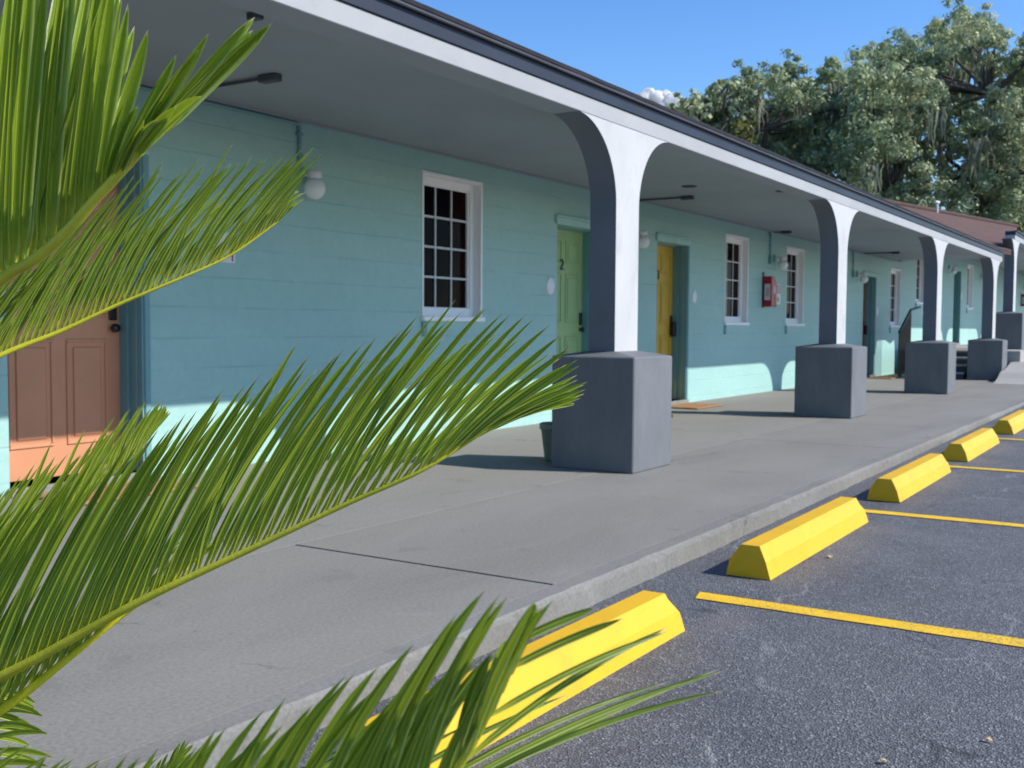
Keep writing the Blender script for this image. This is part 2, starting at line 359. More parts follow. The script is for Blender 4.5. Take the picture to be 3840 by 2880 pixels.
def leaflet_material():
    """u across the blade (0..1), v along it (0 base .. 1 tip)"""
    m, nt, bs = newmat('cycad_leaflet')
    tc = nt.nodes.new('ShaderNodeTexCoord'); sep = nt.nodes.new('ShaderNodeSeparateXYZ'); nt.links.new(tc.outputs['UV'], sep.inputs[0])
    at = nt.nodes.new('ShaderNodeAttribute'); at.attribute_name = 'tone'
    tone = at.outputs['Fac']
    base = ramp(nt, tone, [(0.0, (0.085, 0.145, 0.010)), (0.5, (0.19, 0.29, 0.015)), (1.0, (0.36, 0.46, 0.028))])
    du = math_(nt, 'ABSOLUTE', math_(nt, 'SUBTRACT', sep.outputs[0], 0.5))
    rib = ramp(nt, du, [(0.05, (1, 1, 1)), (0.13, (0, 0, 0))])
    edge = ramp(nt, math_(nt, 'MAXIMUM', sep.outputs[0], math_(nt, 'SUBTRACT', 0.93, sep.outputs[0])), [(0.84, (0, 0, 0)), (0.92, (1, 1, 1))])
    col = mix(nt, math_(nt, 'MULTIPLY', math_(nt, 'MULTIPLY', rib, 0.8), ramp(nt, sep.outputs[1], [(0.5, (1, 1, 1)), (0.9, (0.2, 0.2, 0.2))])), base, (0.72, 0.78, 0.14))
    col = mix(nt, math_(nt, 'MULTIPLY', math_(nt, 'MULTIPLY', edge, 0.85), ramp(nt, sep.outputs[1], [(0.45, (1, 1, 1)), (0.85, (0.35, 0.35, 0.35))])), col, (0.88, 0.90, 0.24))  # sunlit blade edge painted in as a pale yellow strip
    col = mix(nt, ramp(nt, sep.outputs[1], [(0.04, (1, 1, 1)), (0.17, (0, 0, 0))]), col, (0.62, 0.60, 0.06))
    col = mix(nt, ramp(nt, sep.outputs[1], [(0.955, (0, 0, 0)), (0.975, (1, 1, 1))]), col, (0.62, 0.52, 0.33))
    mp = nt.nodes.new('ShaderNodeMapping'); mp.inputs['Scale'].default_value = (26, 2.2, 1); nt.links.new(tc.outputs['UV'], mp.inputs[0])
    st = noise(nt, mp.outputs[0], 1.0, 4, 0.6)
    col = mix(nt, 0.30, col, ramp(nt, st, [(0.3, (0.06, 0.12, 0.012)), (0.7, (0.26, 0.37, 0.04))]))
    nt.links.new(col, bs.inputs['Base Color'])
    setin(bs, Roughness=0.30); bs.inputs['Specular IOR Level'].default_value = 0.6
    bump(nt, bs, st, 0.25, 0.001)
    tr = nt.nodes.new('ShaderNodeBsdfTranslucent')
    nt.links.new(mix(nt, 0.5, col, (0.50, 0.62, 0.03)), tr.inputs['Color'])
    ms = nt.nodes.new('ShaderNodeMixShader'); ms.inputs[0].default_value = 0.34
    nt.links.new(bs.outputs[0], ms.inputs[1]); nt.links.new(tr.outputs[0], ms.inputs[2])
    nt.links.new(ms.outputs[0], nt.nodes['Material Output'].inputs['Surface'])
    return m
M['leaflet'] = leaflet_material()
def rachis_material(name, lo, hi):
    m, nt, bs = newmat(name)
    n = noise(nt, obj_vec(nt), 30, 6, 0.7)
    nt.links.new(ramp(nt, n, [(0.3, lo), (0.7, hi)]), bs.inputs['Base Color'])
    setin(bs, Roughness=0.38); bs.inputs['Specular IOR Level'].default_value = 0.5
    bump(nt, bs, noise(nt, obj_vec(nt), 220, 4), 0.2, 0.002)
    return m
M['rachis'] = rachis_material('yellow_green_rachis', (0.46, 0.44, 0.022), (0.62, 0.57, 0.035))
M['rachis_b'] = rachis_material('bright_yellow_rachis', (0.78, 0.70, 0.02), (0.86, 0.78, 0.03))
M['rachis_g'] = rachis_material('green_rachis', (0.10, 0.17, 0.03), (0.16, 0.24, 0.05))

def foliage_material(name, stops, transl=0.28, rough=0.55):
    m, nt, bs = newmat(name)
    at = nt.nodes.new('ShaderNodeAttribute'); at.attribute_name = 'tone'
    col = ramp(nt, at.outputs['Fac'], stops)
    nt.links.new(col, bs.inputs['Base Color']); setin(bs, Roughness=rough)
    bs.inputs['Specular IOR Level'].default_value = 0.35
    tr = nt.nodes.new('ShaderNodeBsdfTranslucent'); nt.links.new(col, tr.inputs['Color'])
    ms = nt.nodes.new('ShaderNodeMixShader'); ms.inputs[0].default_value = transl
    nt.links.new(bs.outputs[0], ms.inputs[1]); nt.links.new(tr.outputs[0], ms.inputs[2])
    nt.links.new(ms.outputs[0], nt.nodes['Material Output'].inputs['Surface'])
    return m
M['oak'] = foliage_material('oak_leaves', [(0.0, (0.15, 0.21, 0.12)), (0.5, (0.30, 0.37, 0.20)), (1.0, (0.46, 0.52, 0.28))])
M['oak_pale'] = foliage_material('pale_oak_leaves', [(0.0, (0.24, 0.29, 0.16)), (0.5, (0.42, 0.47, 0.26)), (1.0, (0.54, 0.57, 0.33))])
M['moss'] = foliage_material('spanish_moss', [(0.0, (0.20, 0.22, 0.16)), (1.0, (0.36, 0.38, 0.27))], 0.35, 0.9)
M['yellowgreen'] = foliage_material('yellow_green_leaves', [(0.0, (0.10, 0.12, 0.025)), (1.0, (0.24, 0.23, 0.05))])

# ------------------------------------------------------------------ camera
CAMP = V((0, 0, 1.0))
CR = V((0.53684205, -0.84366149, 0.00599164)); CU = V((0.04122569, 0.03332485, 0.99859396)); CF = V((0.84267494, 0.53584022, -0.05267071))
cd = bpy.data.cameras.new('camera'); cam = bpy.data.objects.new('camera', cd); COL.objects.link(cam)
cam.matrix_world = Matrix(((CR.x, CU.x, -CF.x, 0), (CR.y, CU.y, -CF.y, 0), (CR.z, CU.z, -CF.z, 1.0), (0, 0, 0, 1)))
cd.sensor_width = 36; cd.lens = 2320 / 2212 * 36; cd.clip_start = 0.02; cd.clip_end = 3000
cd.dof.use_dof = True; cd.dof.focus_distance = 0.95; cd.dof.aperture_fstop = 24
scene.camera = cam
def loc(r, u, f): return CAMP + CR * r + CU * u + CF * f     # a point given in metres right / up / forward of where the photographer stands
def pd(x, y, d): return loc((x - 1106) / 2320 * d, (829.5 - y) / 2320 * d, d)

# ------------------------------------------------------------------ light
SUN = V((0.38, -1.0, 0.848)).normalized()
sl = bpy.data.lights.new('sun', 'SUN'); so = bpy.data.objects.new('sun', sl); COL.objects.link(so)
so.rotation_euler = SUN.to_track_quat('Z', 'Y').to_euler(); so.location = (10, -20, 20)
sl.energy = 3.4; sl.angle = R(0.53); sl.color = (1.0, 0.955, 0.88)
w = bpy.data.worlds.new('World'); scene.world = w; w.use_nodes = True
nt = w.node_tree; bg = nt.nodes['Background']
sky = nt.nodes.new('ShaderNodeTexSky'); sky.sky_type = 'NISHITA'; sky.sun_disc = False
sky.sun_elevation = math.asin(SUN.z); sky.sun_rotation = math.atan2(SUN.x, SUN.y)
sky.altitude = 0; sky.air_density = 1.0; sky.dust_density = 0.1; sky.ozone_density = 4.0
hs = nt.nodes.new('ShaderNodeHueSaturation'); hs.inputs['Saturation'].default_value = 1.22; hs.inputs['Hue'].default_value = 0.508; nt.links.new(sky.outputs[0], hs.inputs['Color'])
nt.links.new(hs.outputs[0], bg.inputs[0]); bg.inputs[1].default_value = 0.118
scene.view_settings.view_transform = 'Standard'; scene.view_settings.look = 'None'
scene.view_settings.exposure = 0.78; scene.view_settings.gamma = 1.0
scene.cycles.max_bounces = 8; scene.cycles.diffuse_bounces = 4; scene.cycles.transparent_max_bounces = 4
scene.cycles.use_adaptive_sampling = True; scene.cycles.adaptive_threshold = 0.015
scene.cycles.use_denoising = True

# ------------------------------------------------------------------ ground
ZA0 = -0.100
def za(x): return ZA0 + 0.0052 * min(max(x - 5.0, 0), 19)     # the asphalt rises a little along the kerb
ZA = ZA0
g = MB(); S = 260
gx = [-S, 5.0, 24.0, S]
for a, c in zip(gx[:-1], gx[1:]): g.quad((a, -S, za(a)), (c, -S, za(c)), (c, S, za(c)), (a, S, za(a)))
tag(g.build('parking_lot', M['asphalt']), kind='structure')
M['turf'] = paint('rough_turf', (0.055, 0.085, 0.025), 0.95, 0.4, 0.8, 30, 1.0, 0.1, dirt=((0.12, 0.10, 0.05), 0.6))
g = MB()
for a, c in zip(gx[:-1], gx[1:]): g.quad((a, 10.3, za(a) + .03), (c, 10.3, za(c) + .03), (c, S, za(c) + .03), (a, S, za(a) + .03))
tag(g.build('lawn', M['turf']), kind='structure')
YC0, YC1, YS = 1.990, 2.085, 3.455            # curb face, curb seam, porch seam
X0 = -7.0
walk = MB()
JX = [X0, -2.2, 3.58, 9.35, 11.55, 17.3, 23.0, 40.0]
for a, b in zip(JX[:-1], JX[1:]):
    walk.box(a + ((.010 if a < 4 else .006) if a > X0 else 0), b - (.010 if b < 4 else .006), YC1 + 0.002, YS - 0.002, ZA - 0.05, 0.0)
tag(walk.build('sidewalk', M['sidewalk']), kind='structure')
jf = MB(); jf.box(X0, 40, YC0 + 0.03, YS + 0.1, ZA - 0.05, -0.022)
tag(jf.build('sidewalk_joint', M['gap']), kind='structure')
po = MB(); po.box(X0, 40, YS, 6.3, ZA - 0.05, 0.0015)
tag(po.build('porch_floor', M['porch']), kind='structure')
# curb: edge worn and a little uneven
cb = MB(); rnd = random.Random(3); n = 1100; vs = []
for i in range(n + 1):
    x = X0 + (40 - X0) * i / n
    e = mnoise.noise((x * 2.1, 0, 0)) * 0.007 + mnoise.noise((x * 11, 3, 0)) * 0.004
    c = 0.010 + max(0, mnoise.noise((x * 4.3, 4, 0))) * 0.022 + abs(mnoise.noise((x * 17, 8, 0))) * 0.006
    f1 = mnoise.noise((x * 14, 0, 5)) * 0.006; f2 = mnoise.noise((x * 9, 6, 5)) * 0.010
    for y, z in ((YC1, -0.0012), (YC0 + c + e, -0.0014 - abs(f1) * .3), (YC0 + c * 0.35 + e, -0.004 - c * 0.35), (YC0 + e + f1, -0.012 - c), (YC0 + e - 0.006 + f2, za(x) - 0.03)):
        vs.append((x, y, z))
cb.add(vs, [(i * 5 + k, i * 5 + k + 1, (i + 1) * 5 + k + 1, (i + 1) * 5 + k) for i in range(n) for k in range(4)], smooth=False)
o = cb.build('kerb', M['curb']); fix_normals(o); tag(o, kind='structure')

# parking lines
def pline(x, y1=1.70, y0=-3.6):
    b = MB(); N = 60; vs = []
    for i in range(N + 1):
        y = y1 + (y0 - y1) * i / N
        a = mnoise.noise((y * 6, x, 0)) * 0.005; c = mnoise.noise((y * 6, x, 9)) * 0.005
        sk = 0.05 if i == 0 else 0
        vs += [(x - 0.054 + a - sk * 0, y - sk * 0.3, za(x) + 0.004), (x + 0.054 + c, y + sk * 0.2, za(x) + 0.004)]
    b.add(vs, [(2 * i, 2 * i + 1, 2 * i + 3, 2 * i + 2) for i in range(N)])
    o = b.build('parking_line', M['line']); tag(o, kind='structure'); return o
def worn(m):
    nt = m.node_tree; bs = nt.nodes['Principled BSDF']; src = bs.inputs['Base Color'].links[0].from_socket
    a = noise(nt, obj_vec(nt), 75, 5, 0.75); b_ = noise(nt, obj_vec(nt), 2.5, 4, 0.6)
    f = ramp(nt, math_(nt, 'ADD', a, math_(nt, 'MULTIPLY', b_, 0.35)), [(0.74, (0, 0, 0)), (0.80, (1, 1, 1))])
    nt.links.new(mix(nt, math_(nt, 'MULTIPLY', f, 0.8), src, (0.14, 0.135, 0.12)), bs.inputs['Base Color'])
worn(M['line'])
for x in (4.105, 6.55, 8.98, 11.45, 13.9): pline(x)

# ------------------------------------------------------------------ wheel stops
def stop_mesh():
    b = MB(); L = 1.67
    prof = [(0.0, 0.0), (0.022, 0.075), (0.062, 0.138), (0.148, 0.138), (0.188, 0.075), (0.205, 0.0)]
    st = [(0.0, 1.0, 0.0), (0.028, 1.0, 1.0), (L - 0.045, 1.0, 1.0), (L, 0.86, 0.0)]
    rows = []
    for x, hs, _ in st:
        rows.append([(x if (i not in (2, 3) or 0.01 < x < L - 0.01) else (x + 0.03 if x < 0.01 else x - 0.03), y, z * hs) for i, (y, z) in enumerate(prof)])
    vs = [p for r in rows for p in r]; m = len(prof)
    fs = [(i * m + k, (i + 1) * m + k, (i + 1) * m + k + 1, i * m + k + 1) for i in range(len(rows) - 1) for k in range(m - 1)]
    b.add(vs, fs); b.add(rows[0], [tuple(range(m))]); b.add(rows[-1], [tuple(range(m - 1, -1, -1))])
    return b
st0 = stop_mesh().build('wheel_stop', M['yellow']); fix_normals(st0)
bv = st0.modifiers.new('bevel', 'BEVEL'); bv.width = 0.011; bv.segments = 3
slab = ['yellow concrete wheel stop partly covered by dark blurred palm leaflets',
        'yellow concrete wheel stop with its whole near end showing, just past the nearest painted line',
        'yellow concrete wheel stop third along the kerb, between the second and third painted lines',
        'yellow concrete wheel stop fourth along the kerb, below the second grey column',
        'yellow concrete wheel stop cut off by the picture edge, farthest of the row']
for i, x in enumerate((1.93, 4.53, 6.97, 9.36, 11.95)):
    o = st0 if i == 0 else copy_tree(st0)
    o.location = (x, 1.535, za(x + .8)); o.rotation_euler = (0, -math.atan((za(x + 1.7) - za(x)) / 1.7), 0)
    tag(o, slab[i], 'wheel stop', 'yellow wheel stops along the kerb')

# ------------------------------------------------------------------ motel
motel = empty('motel_building', (0, 5.75, 0))
tag(motel, 'long low teal motel with arched white porch columns, grey soffit and coloured doors', 'building')
wing = empty('motel_wing', (26, 5.75, 0.58))
tag(wing, 'teal motel wing on a raised floor beyond the last arch, its plinths standing higher', 'building')
def P(o, root):            # parent without moving
    o.parent = root; o.matrix_parent_inverse = Matrix.Translation(-V(root.location)); return o
YW = 5.75; YD = 5.94
def wall_build(root, xa, xb, za, zb, opens, floor):
    b = MB(); xs = sorted({xa, xb, *[v for o in opens for v in o[:2]]})
    for a, c in zip(xs[:-1], xs[1:]):
        zr = [za, zb]
        for o in opens:
            if o[0] <= a + 1e-6 and o[1] >= c - 1e-6: zr += [o[2], o[3]]
        zr = sorted(zr)
        for k in range(0, len(zr), 2):
            if zr[k + 1] - zr[k] > 1e-4:
                b.quad((a, YW, zr[k]), (c, YW, zr[k]), (c, YW, zr[k + 1]), (a, YW, zr[k + 1]))
                b.quad((c, 6.0, zr[k]), (a, 6.0, zr[k]), (a, 6.0, zr[k + 1]), (c, 6.0, zr[k + 1]))
    for x0, x1, z0, z1 in opens:
        b.quad((x0, YW, z0), (x0, 6.0, z0), (x0, 6.0, z1), (x0, YW, z1)); b.quad((x1, 6.0, z0), (x1, YW, z0), (x1, YW, z1), (x1, 6.0, z1))
        b.quad((x0, YW, z1), (x0, 6.0, z1), (x1, 6.0, z1), (x1, YW, z1)); b.quad((x0, 6.0, z0), (x0, YW, z0), (x1, YW, z0), (x1, 6.0, z0))
    b.box(xa, xb, 6.0, 10.0, za, zb)
    return P(b.build('wall', M['wall']), root)
WINS = [7.56, 14.74, 17.47, 24.66]; WINS2 = [27.2, 34.05]
DOORS = [(3.645, 'orange', '1', 'terracotta'), (9.92, 'green', '2', 'leaf green'), (12.43, 'yellowdoor', '3', 'mustard yellow'), (22.36, 'brown', '4', 'rust brown')]
DOORS2 = [(32.0, 'olive', '5', 'dull green')]
DW = 0.93; WWD = 0.94
op1 = [(x, x + WWD, 1.08, 2.37) for x in WINS] + [(d[0], d[0] + DW, 0.05, 2.095) for d in DOORS]
op2 = [(x, x + WWD, 1.66, 2.95) for x in WINS2] + [(d[0], d[0] + DW, 0.63, 2.675) for d in DOORS2]
wall_build(motel, X0, 25.64, -0.1, 2.551, op1, 0)
wall_build(wing, 25.645, 62, -0.1, 3.13, op2, 0.58)

def window(root, x0, z0):
    x1 = x0 + WWD; z1 = z0 + 1.29; yf, yb, fw = 5.825, 5.885, 0.09
    f = MB()
    f.box(x0 + .002, x0 + fw, yf, yb, z0, z1, 0, .006); f.box(x1 - fw, x1 - .002, yf, yb, z0, z1, 0, .006)
    f.box(x0 + fw, x1 - fw, yf + .001, yb, z1 - .09, z1 - .002, 0, .006); f.box(x0 + fw, x1 - fw, yf + .001, yb, z0 + .002, z0 + .10, 0, .006)
    # stepped lining out to the wall face
    f.box(x0 + .002, x0 + .022, YW - .004, yf - .001, z0, z1); f.box(x1 - .03, x1 - .002, YW - .008, yf - .001, z0, z1, 0, .004)
    f.box(x0 + .022, x1 - .03, YW - .008, yf - .001, z1 - .035, z1 - .002, 0, .004)
    f.box(x1 - fw - .018, x1 - fw, yf + .02, yb, z0 + .1, z1 - .09); f.box(x0 + fw, x1 - fw - .018, yf + .02, yb, z1 - .108, z1 - .09)
    wo = P(f.build('window', M['vinyl']), root)
    s = MB(); s.box(x0 - .012, x1 + .012, YW - .035, yf - .001, z0 - .028, z0 + .016, 0, .006)
    s.build('sill', M['vinyl'], wo).matrix_parent_inverse = Matrix()
    br = MB(); br.box(x0 - .01, x0 + .055, YW - .022, YW + .002, z0 - .16, z0 - .03, 0, .008)
    br.build('sill_end_block', M['trim_teal'], wo)  # small teal block under the left end of the sill
    gx0, gx1, gz0, gz1 = x0 + fw, x1 - fw - .018, z0 + .10, z1 - .108
    p = MB(); p.quad((gx0 - x0 - .03, 0, 0), (gx1 - x0 + .03, 0, 0), (gx1 - x0 + .03, 0, gz1 - gz0 + .04), (gx0 - x0 - .03, 0, gz1 - gz0 + .04))
    p.box(gx0 - x0 - .03, gx1 - x0 + .03, 0.002, .02, 0, gz1 - gz0 + .04)
    po_ = p.build('pane', M['pane'], wo); po_.location = (x0, 5.866, gz0 - .02)
    mu = MB()
    for k in (1, 2):
        xx = gx0 + (gx1 - gx0) * k / 3; mu.box(xx - .009, xx + .009, 5.852, 5.864, gz0, gz1)
    for k in (1, 2, 3):
        zz = gz0 + (gz1 - gz0) * k / 4; mu.box(gx0, gx1, 5.850, 5.863, zz - .010, zz + .010)
    mu.build('muntin', M['muntin'], wo)
for o in (motel, wing): pass
for x in WINS: window(motel, x, 1.08)
for x in WINS2: window(wing, x, 1.66)

def digit_mesh(ch, h=0.12):
    cu = bpy.data.curves.new('number', 'FONT'); cu.body = ch; cu.size = h * 1.4; cu.extrude = 0.004
    t = bpy.data.objects.new('number', cu); COL.objects.link(t); dg = bpy.context.evaluated_depsgraph_get()
    me = bpy.data.meshes.new_from_object(t.evaluated_get(dg)); bpy.data.objects.remove(t); bpy.data.curves.remove(cu)
    return me
def text_obj(ch, h, mat, pos, rot, parent, name='lettering', ext=0.0015):
    cu = bpy.data.curves.new(name, 'FONT'); cu.body = ch; cu.size = h; cu.extrude = ext; cu.align_x = 'CENTER'; cu.align_y = 'CENTER'
    t = bpy.data.objects.new(name, cu); COL.objects.link(t); dg = bpy.context.evaluated_depsgraph_get()
    me = bpy.data.meshes.new_from_object(t.evaluated_get(dg)); bpy.data.objects.remove(t); bpy.data.curves.remove(cu)
    me.materials.clear(); me.materials.append(mat)
    o = bpy.data.objects.new(name, me); COL.objects.link(o); o.parent = parent
    o.location = pos; o.rotation_euler = rot; return o
def door(root, x0, mat, num, zf, word):
    w_ = DW; z1 = zf + 2.045
    d = MB(); d.box(x0 + .004, x0 + w_ - .004, YD, YD + .045, zf + .008, z1 - .004, 0, .003)
    # six raised panels, each in a sunk moulding
    cx = [(x0 + .12, x0 + .42), (x0 + .51, x0 + .81)]; cz = [(zf + .20, zf + .86), (zf + 1.0, zf + 1.55), (zf + 1.66, zf + 1.92)]
    for a, b in cx:
        for c, e in cz:
            for q in ((a, b, c, c + .018), (a, b, e - .018, e), (a, a + .018, c + .018, e - .018), (b - .018, b, c + .018, e - .018)):
                d.box(q[0], q[1], YD - .009, YD + .001, q[2], q[3], 0, .004)
            d.box(a + .05, b - .05, YD - .007, YD + .001, c + .05, e - .05, 0, .006)
    o = P(d.build('door', M[mat]), root); o['label'] = word + ' panelled door'
    h = MB(); hx = x0 + w_ - .075
    h.lathe([(0, .052), (.026, .05), (.03, .03), (.014, .026), (.014, 0)], (hx, YD, zf + .93), 16, 'y')
    h.box(hx - .03, hx + .03, YD - .016, YD, zf + .98, zf + 1.12, 0, .006)
    h.build('handle', M['black'], o)
    if mat in ('yellowdoor', 'brown'):
        k = MB(); k.box(hx - .04, hx + .035, YD - .075, YD - .012, zf + .84, zf + 1.04, 0, .012); k.build('lock_box', M['black'], o)
    nb = text_obj(num, 0.17, M['digit'], (x0 + .42, YD - .013, zf + 1.64), (R(90), 0, 0), o, 'number', .004)
    # door frame: jamb lining, casing strip, lintel
    f = MB(); xr = x0 + w_
    f.box(xr - .002, xr + .012, YW - .008, YD + .02, zf, z1); f.box(xr + .0122, xr + .058, YW - .022, YW + .001, zf, z1 + .04, 0, .005)
    f.box(xr - .022, xr - .0022, YD - .075, YD - .002, zf, z1); f.box(xr - .011, xr - .0022, YW + .035, YW + .08, zf, z1, 0, .003)
    f.box(x0 - .012, x0 + .002, YW + .01, YD + .02, zf, z1)
    f.box(x0 + .0022, xr - .0224, YD - .06, YD - .002, z1 - .016, z1 + .0)
    P(f.build('door_frame', M['trim_teal']), root)
    l = MB(); l.box(x0 - .05, xr + .07, YW - .030, YW - .001, z1 + .001, z1 + .075, 0, .006); l.box(x0 - .06, xr + .08, YW - .045, YW - .002, z1 + .0755, z1 + .098, 0, .006)
    P(l.build('door_lintel', M['lintel']), root)
    t = MB(); t.box(x0 - .02, xr + .03, YW - .05, YD + .04, zf - .06, zf, 0, .006)
    P(t.build('threshold', M['porch']), root)
for x, m_, n_, wd in DOORS: door(motel, x, m_, n_, 0.05, wd)
for x, m_, n_, wd in DOORS2: door(wing, x, m_, n_, 0.63, wd)

# soffit, beam, fascia, roof
YP0, YP1 = 3.44, 3.645
def canopy(root, xa, xb, dz, xs0, xs1, xr0):
    s = MB(); s.box(xs0, xs1, YP1 + .002, YW - .002, 2.551 + dz, 2.60 + dz)
    s.box(xs0, xs1, 3.885, 3.925, 2.5445 + dz, 2.5508 + dz)                  # batten over the board joint
    s.box(xs0, xs1, YW - .03, YW - .003, 2.532 + dz, 2.5508 + dz)
    P(s.build('soffit', M['soffit']), root)
    b = MB(); b.box(xa, xb, YP0, YP1, 2.414 + dz, 2.524 + dz, 0, .004)
    bo = P(b.build('beam', [M['white_beam'], M['soffit']]), root); fix_normals(bo)
    for p in bo.data.polygons: p.material_index = 1 if (p.normal.z < -.6 or p.normal.y > .6) else 0
    f = MB(); f.box(xa, xb, YP0 - .012, YP1, 2.5245 + dz, 2.612 + dz, 0, .003)
    P(f.build('fascia', M['fascia']), root)
    gt = MB(); gt.tube([(xa, YP0 - .03, 2.617 + dz), (xb, YP0 - .03, 2.617 + dz)], .012, 8); gt.box(xa, xb, YP0 - .028, YP0 + .03, 2.6125 + dz, 2.623 + dz)
    P(gt.build('gutter_lip', M['gutter']), root)
    r = MB(); N = 200; vs = []; xa = xr0
    for i in range(N + 1):
        x = xa + (xb - xa) * i / N; e = mnoise.noise((x * 3, 1, 0)) * .006
        vs += [(x, YP0 - .045 + e, 2.626 + dz), (x, YP0 - .048 + e, 2.650 + dz + e), (x, 6.5, 3.02 + dz), (x, 10.0, 2.75 + dz), (x, 10.0, 2.62 + dz), (x, YP1, 2.6255 + dz)]
    m = 6
    r.add(vs, [(i * m + k, (i + 1) * m + k, (i + 1) * m + (k + 1) % m, i * m + (k + 1) % m) for i in range(N) for k in range(m)])
    r.add(vs[:m], [tuple(range(m))]); r.add(vs[-m:], [tuple(range(m - 1, -1, -1))])
    o = P(r.build('roof', M['roofedge']), root); fix_normals(o)
canopy(motel, X0, 24.32, 0, X0, 25.1, X0); canopy(wing, 26.05, 62, 0.58, 31.0, 62, 31.0)
# column = plinth (its own mesh) > pillar
def column(root, k, xl, zf=0.0):
    b = MB()
    vs = [(x, y, z) for z in (0, .795) for y in (0, .65) for x in (0, .635)]
    bx = MB(); bx.box(0, .635, 0, .65, 0, .80, 0, .008)
    top = []
    c = bx
    # shallow pyramid cap
    c.add([(.008, .008, .80), (.627, .008, .80), (.627, .642, .80), (.008, .642, .80), (.13, .2, .835), (.505, .2, .835), (.505, .44, .835), (.13, .44, .835)],
          [(0, 1, 5, 4), (1, 2, 6, 5), (2, 3, 7, 6), (3, 0, 4, 7), (4, 5, 6, 7)])
    o = c.build('column', M['plinth'])
    fix_normals(o)
    P(o, root); o.location = (xl, 3.222, zf)
    # pillar with parabolic flares
    xa, xb = 0.135, 0.495; zt = 2.414; z0 = 1.86; pf = []
    arc = [math.pi / 2 * .97 * i / 20 for i in range(21)]; hz = (zt - .0015 - z0) / math.sin(arc[-1])
    L = [(xa - .56 * (1 - math.cos(a)), z0 + hz * math.sin(a)) for a in arc]
    Rr = [(xb + .53 * (1 - math.cos(a)), z0 + hz * math.sin(a)) for a in arc]
    prof = [(xa, .83)] + [(xb, .83)] + Rr + L[::-1]
    b = MB(); n_ = len(prof); y0, y1 = YP0 - 3.222, YP1 - 3.222
    b.add([(x, y0, z) for x, z in prof], [tuple(range(n_))], 0)
    b.add([(x, y1, z) for x, z in prof], [tuple(range(n_ - 1, -1, -1))], 1)
    vv = [(x, y0, z) for x, z in prof] + [(x, y1, z) for x, z in prof]
    b.add(vv, [(i, i + n_, (i + 1) % n_ + n_, (i + 1) % n_) for i in range(n_)], 1)
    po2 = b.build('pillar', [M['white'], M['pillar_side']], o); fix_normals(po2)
    for p in po2.data.polygons: p.material_index = 0 if p.normal.y < -0.6 else 1  # front faces take the lighter colour, all other faces the darker grey
    return o
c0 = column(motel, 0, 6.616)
def column_copy(root, x, zf):
    c = c0.copy(); COL.objects.link(c); c.parent = root
    c.matrix_parent_inverse = Matrix.Translation(-V(root.location)); c.location = (x, 3.222, zf)
    for ch in c0.children:
        d = ch.copy(); COL.objects.link(d); d.parent = c
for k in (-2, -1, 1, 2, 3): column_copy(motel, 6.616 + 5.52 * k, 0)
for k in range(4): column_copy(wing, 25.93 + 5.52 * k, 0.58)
# raised floor of the wing, steps, ramp
fl = MB(); fl.box(24.15, 25.75, 3.02, 5.05, -0.1, 0.578, 0, .01); fl.box(25.752, 62, 3.02, 6.3, -0.1, 0.58, 0, .01)
tag(fl.build('raised_walkway', M['ramp']), kind='structure')
stp = MB()
for i in range(4):
    stp.box(23.25 + .3 * i, 24.148, 3.95, 5.05, 0.004 + .145 * i, .145 * i + .105, 1); stp.box(23.225 + .3 * i, 24.148, 3.94, 5.06, .145 * i + .105, .145 * (i + 1), 0, .006)  # shade on the risers is painted in with the slate colour
o = stp.build('concrete_steps', [M['ramp'], M['slate']]); tag(o, 'short flight of steps with pale treads and risers darkened for shade beyond the last arch', 'steps')
rp = MB(); pts = [(21.75, 0.0)]
up = [(21.75, .004), (22.1, .03), (22.4, .085), (22.65, .17), (22.85, .205), (23.2, .21), (23.6, .26), (24.148, .36)]
prof = [(21.75, -.05), (24.148, -.05)] + up[::-1]
rp.prism(prof, 2.55, 3.19); o = rp.build('concrete_ramp', M['ramp']); fix_normals(o)
tag(o, 'pale humped concrete ramp edge in front of the farthest low plinth', 'ramp')
# handrail on the steps beside the wall
hr = empty('handrail', (23.15, 5.2, 0)); tag(hr, 'black metal stair handrail slanting up beside the far wall', 'handrail')
a = MB(); a.tube([(0, 0, .95), (1.0, 0, 1.42), (1.9, 0, 1.5)], .03, 8); a.build('rail', M['black'], hr)
for i in range(11):
    x = .02 + .1 * i; b = MB(); b.box(x - .014, x + .014, -.014, .014, .0 + max(0, .145 * math.floor(x / .3 + .2)) , .94 + .47 * x); b.build('baluster', M['black'], hr)

# ------------------------------------------------------------------ things on the porch
def wall_lamp(x, z, label):
    t = empty('wall_lamp', (x, YW, z)); tag(t, label, 'wall lamp', 'globe lamps on the motel wall')
    gb = MB(); gb.lathe([(0.0, -.080)] + [(.082 * math.sin(a), -.082 * math.cos(a)) for a in [math.pi * i / 16 for i in range(1, 15)]] + [(.04, .074), (.04, .085), (0, .085)], (0, -.14, 0), 28)
    gb.build('globe', M['globe'], t)
    cp = MB(); cp.lathe([(0.05, .075), (.052, .09), (.052, .125), (.03, .135), (0, .135)], (0, -.14, 0), 20); cp.box(-.02, .02, -.14, -.015, .10, .128, 0, .005); cp.build('cap', M['signwhite'], t)
    bk = MB(); bk.box(-.05, .05, -.024, 0, .05, .17, 0, .006); bk.build('back_plate', M['trim_teal'], t)
    return t
WL = [(6.05, 2.03, 'white globe lamp high on the teal wall left of the first window'),
      (11.72, 2.03, 'white globe lamp peeking out beside the nearest white column'),
      (16.86, 2.02, 'white globe lamp above the red fire extinguisher cover'),
      (21.85, 2.00, 'white globe lamp beside the rust brown door')]
for x, z, l in WL: wall_lamp(x, z, l)
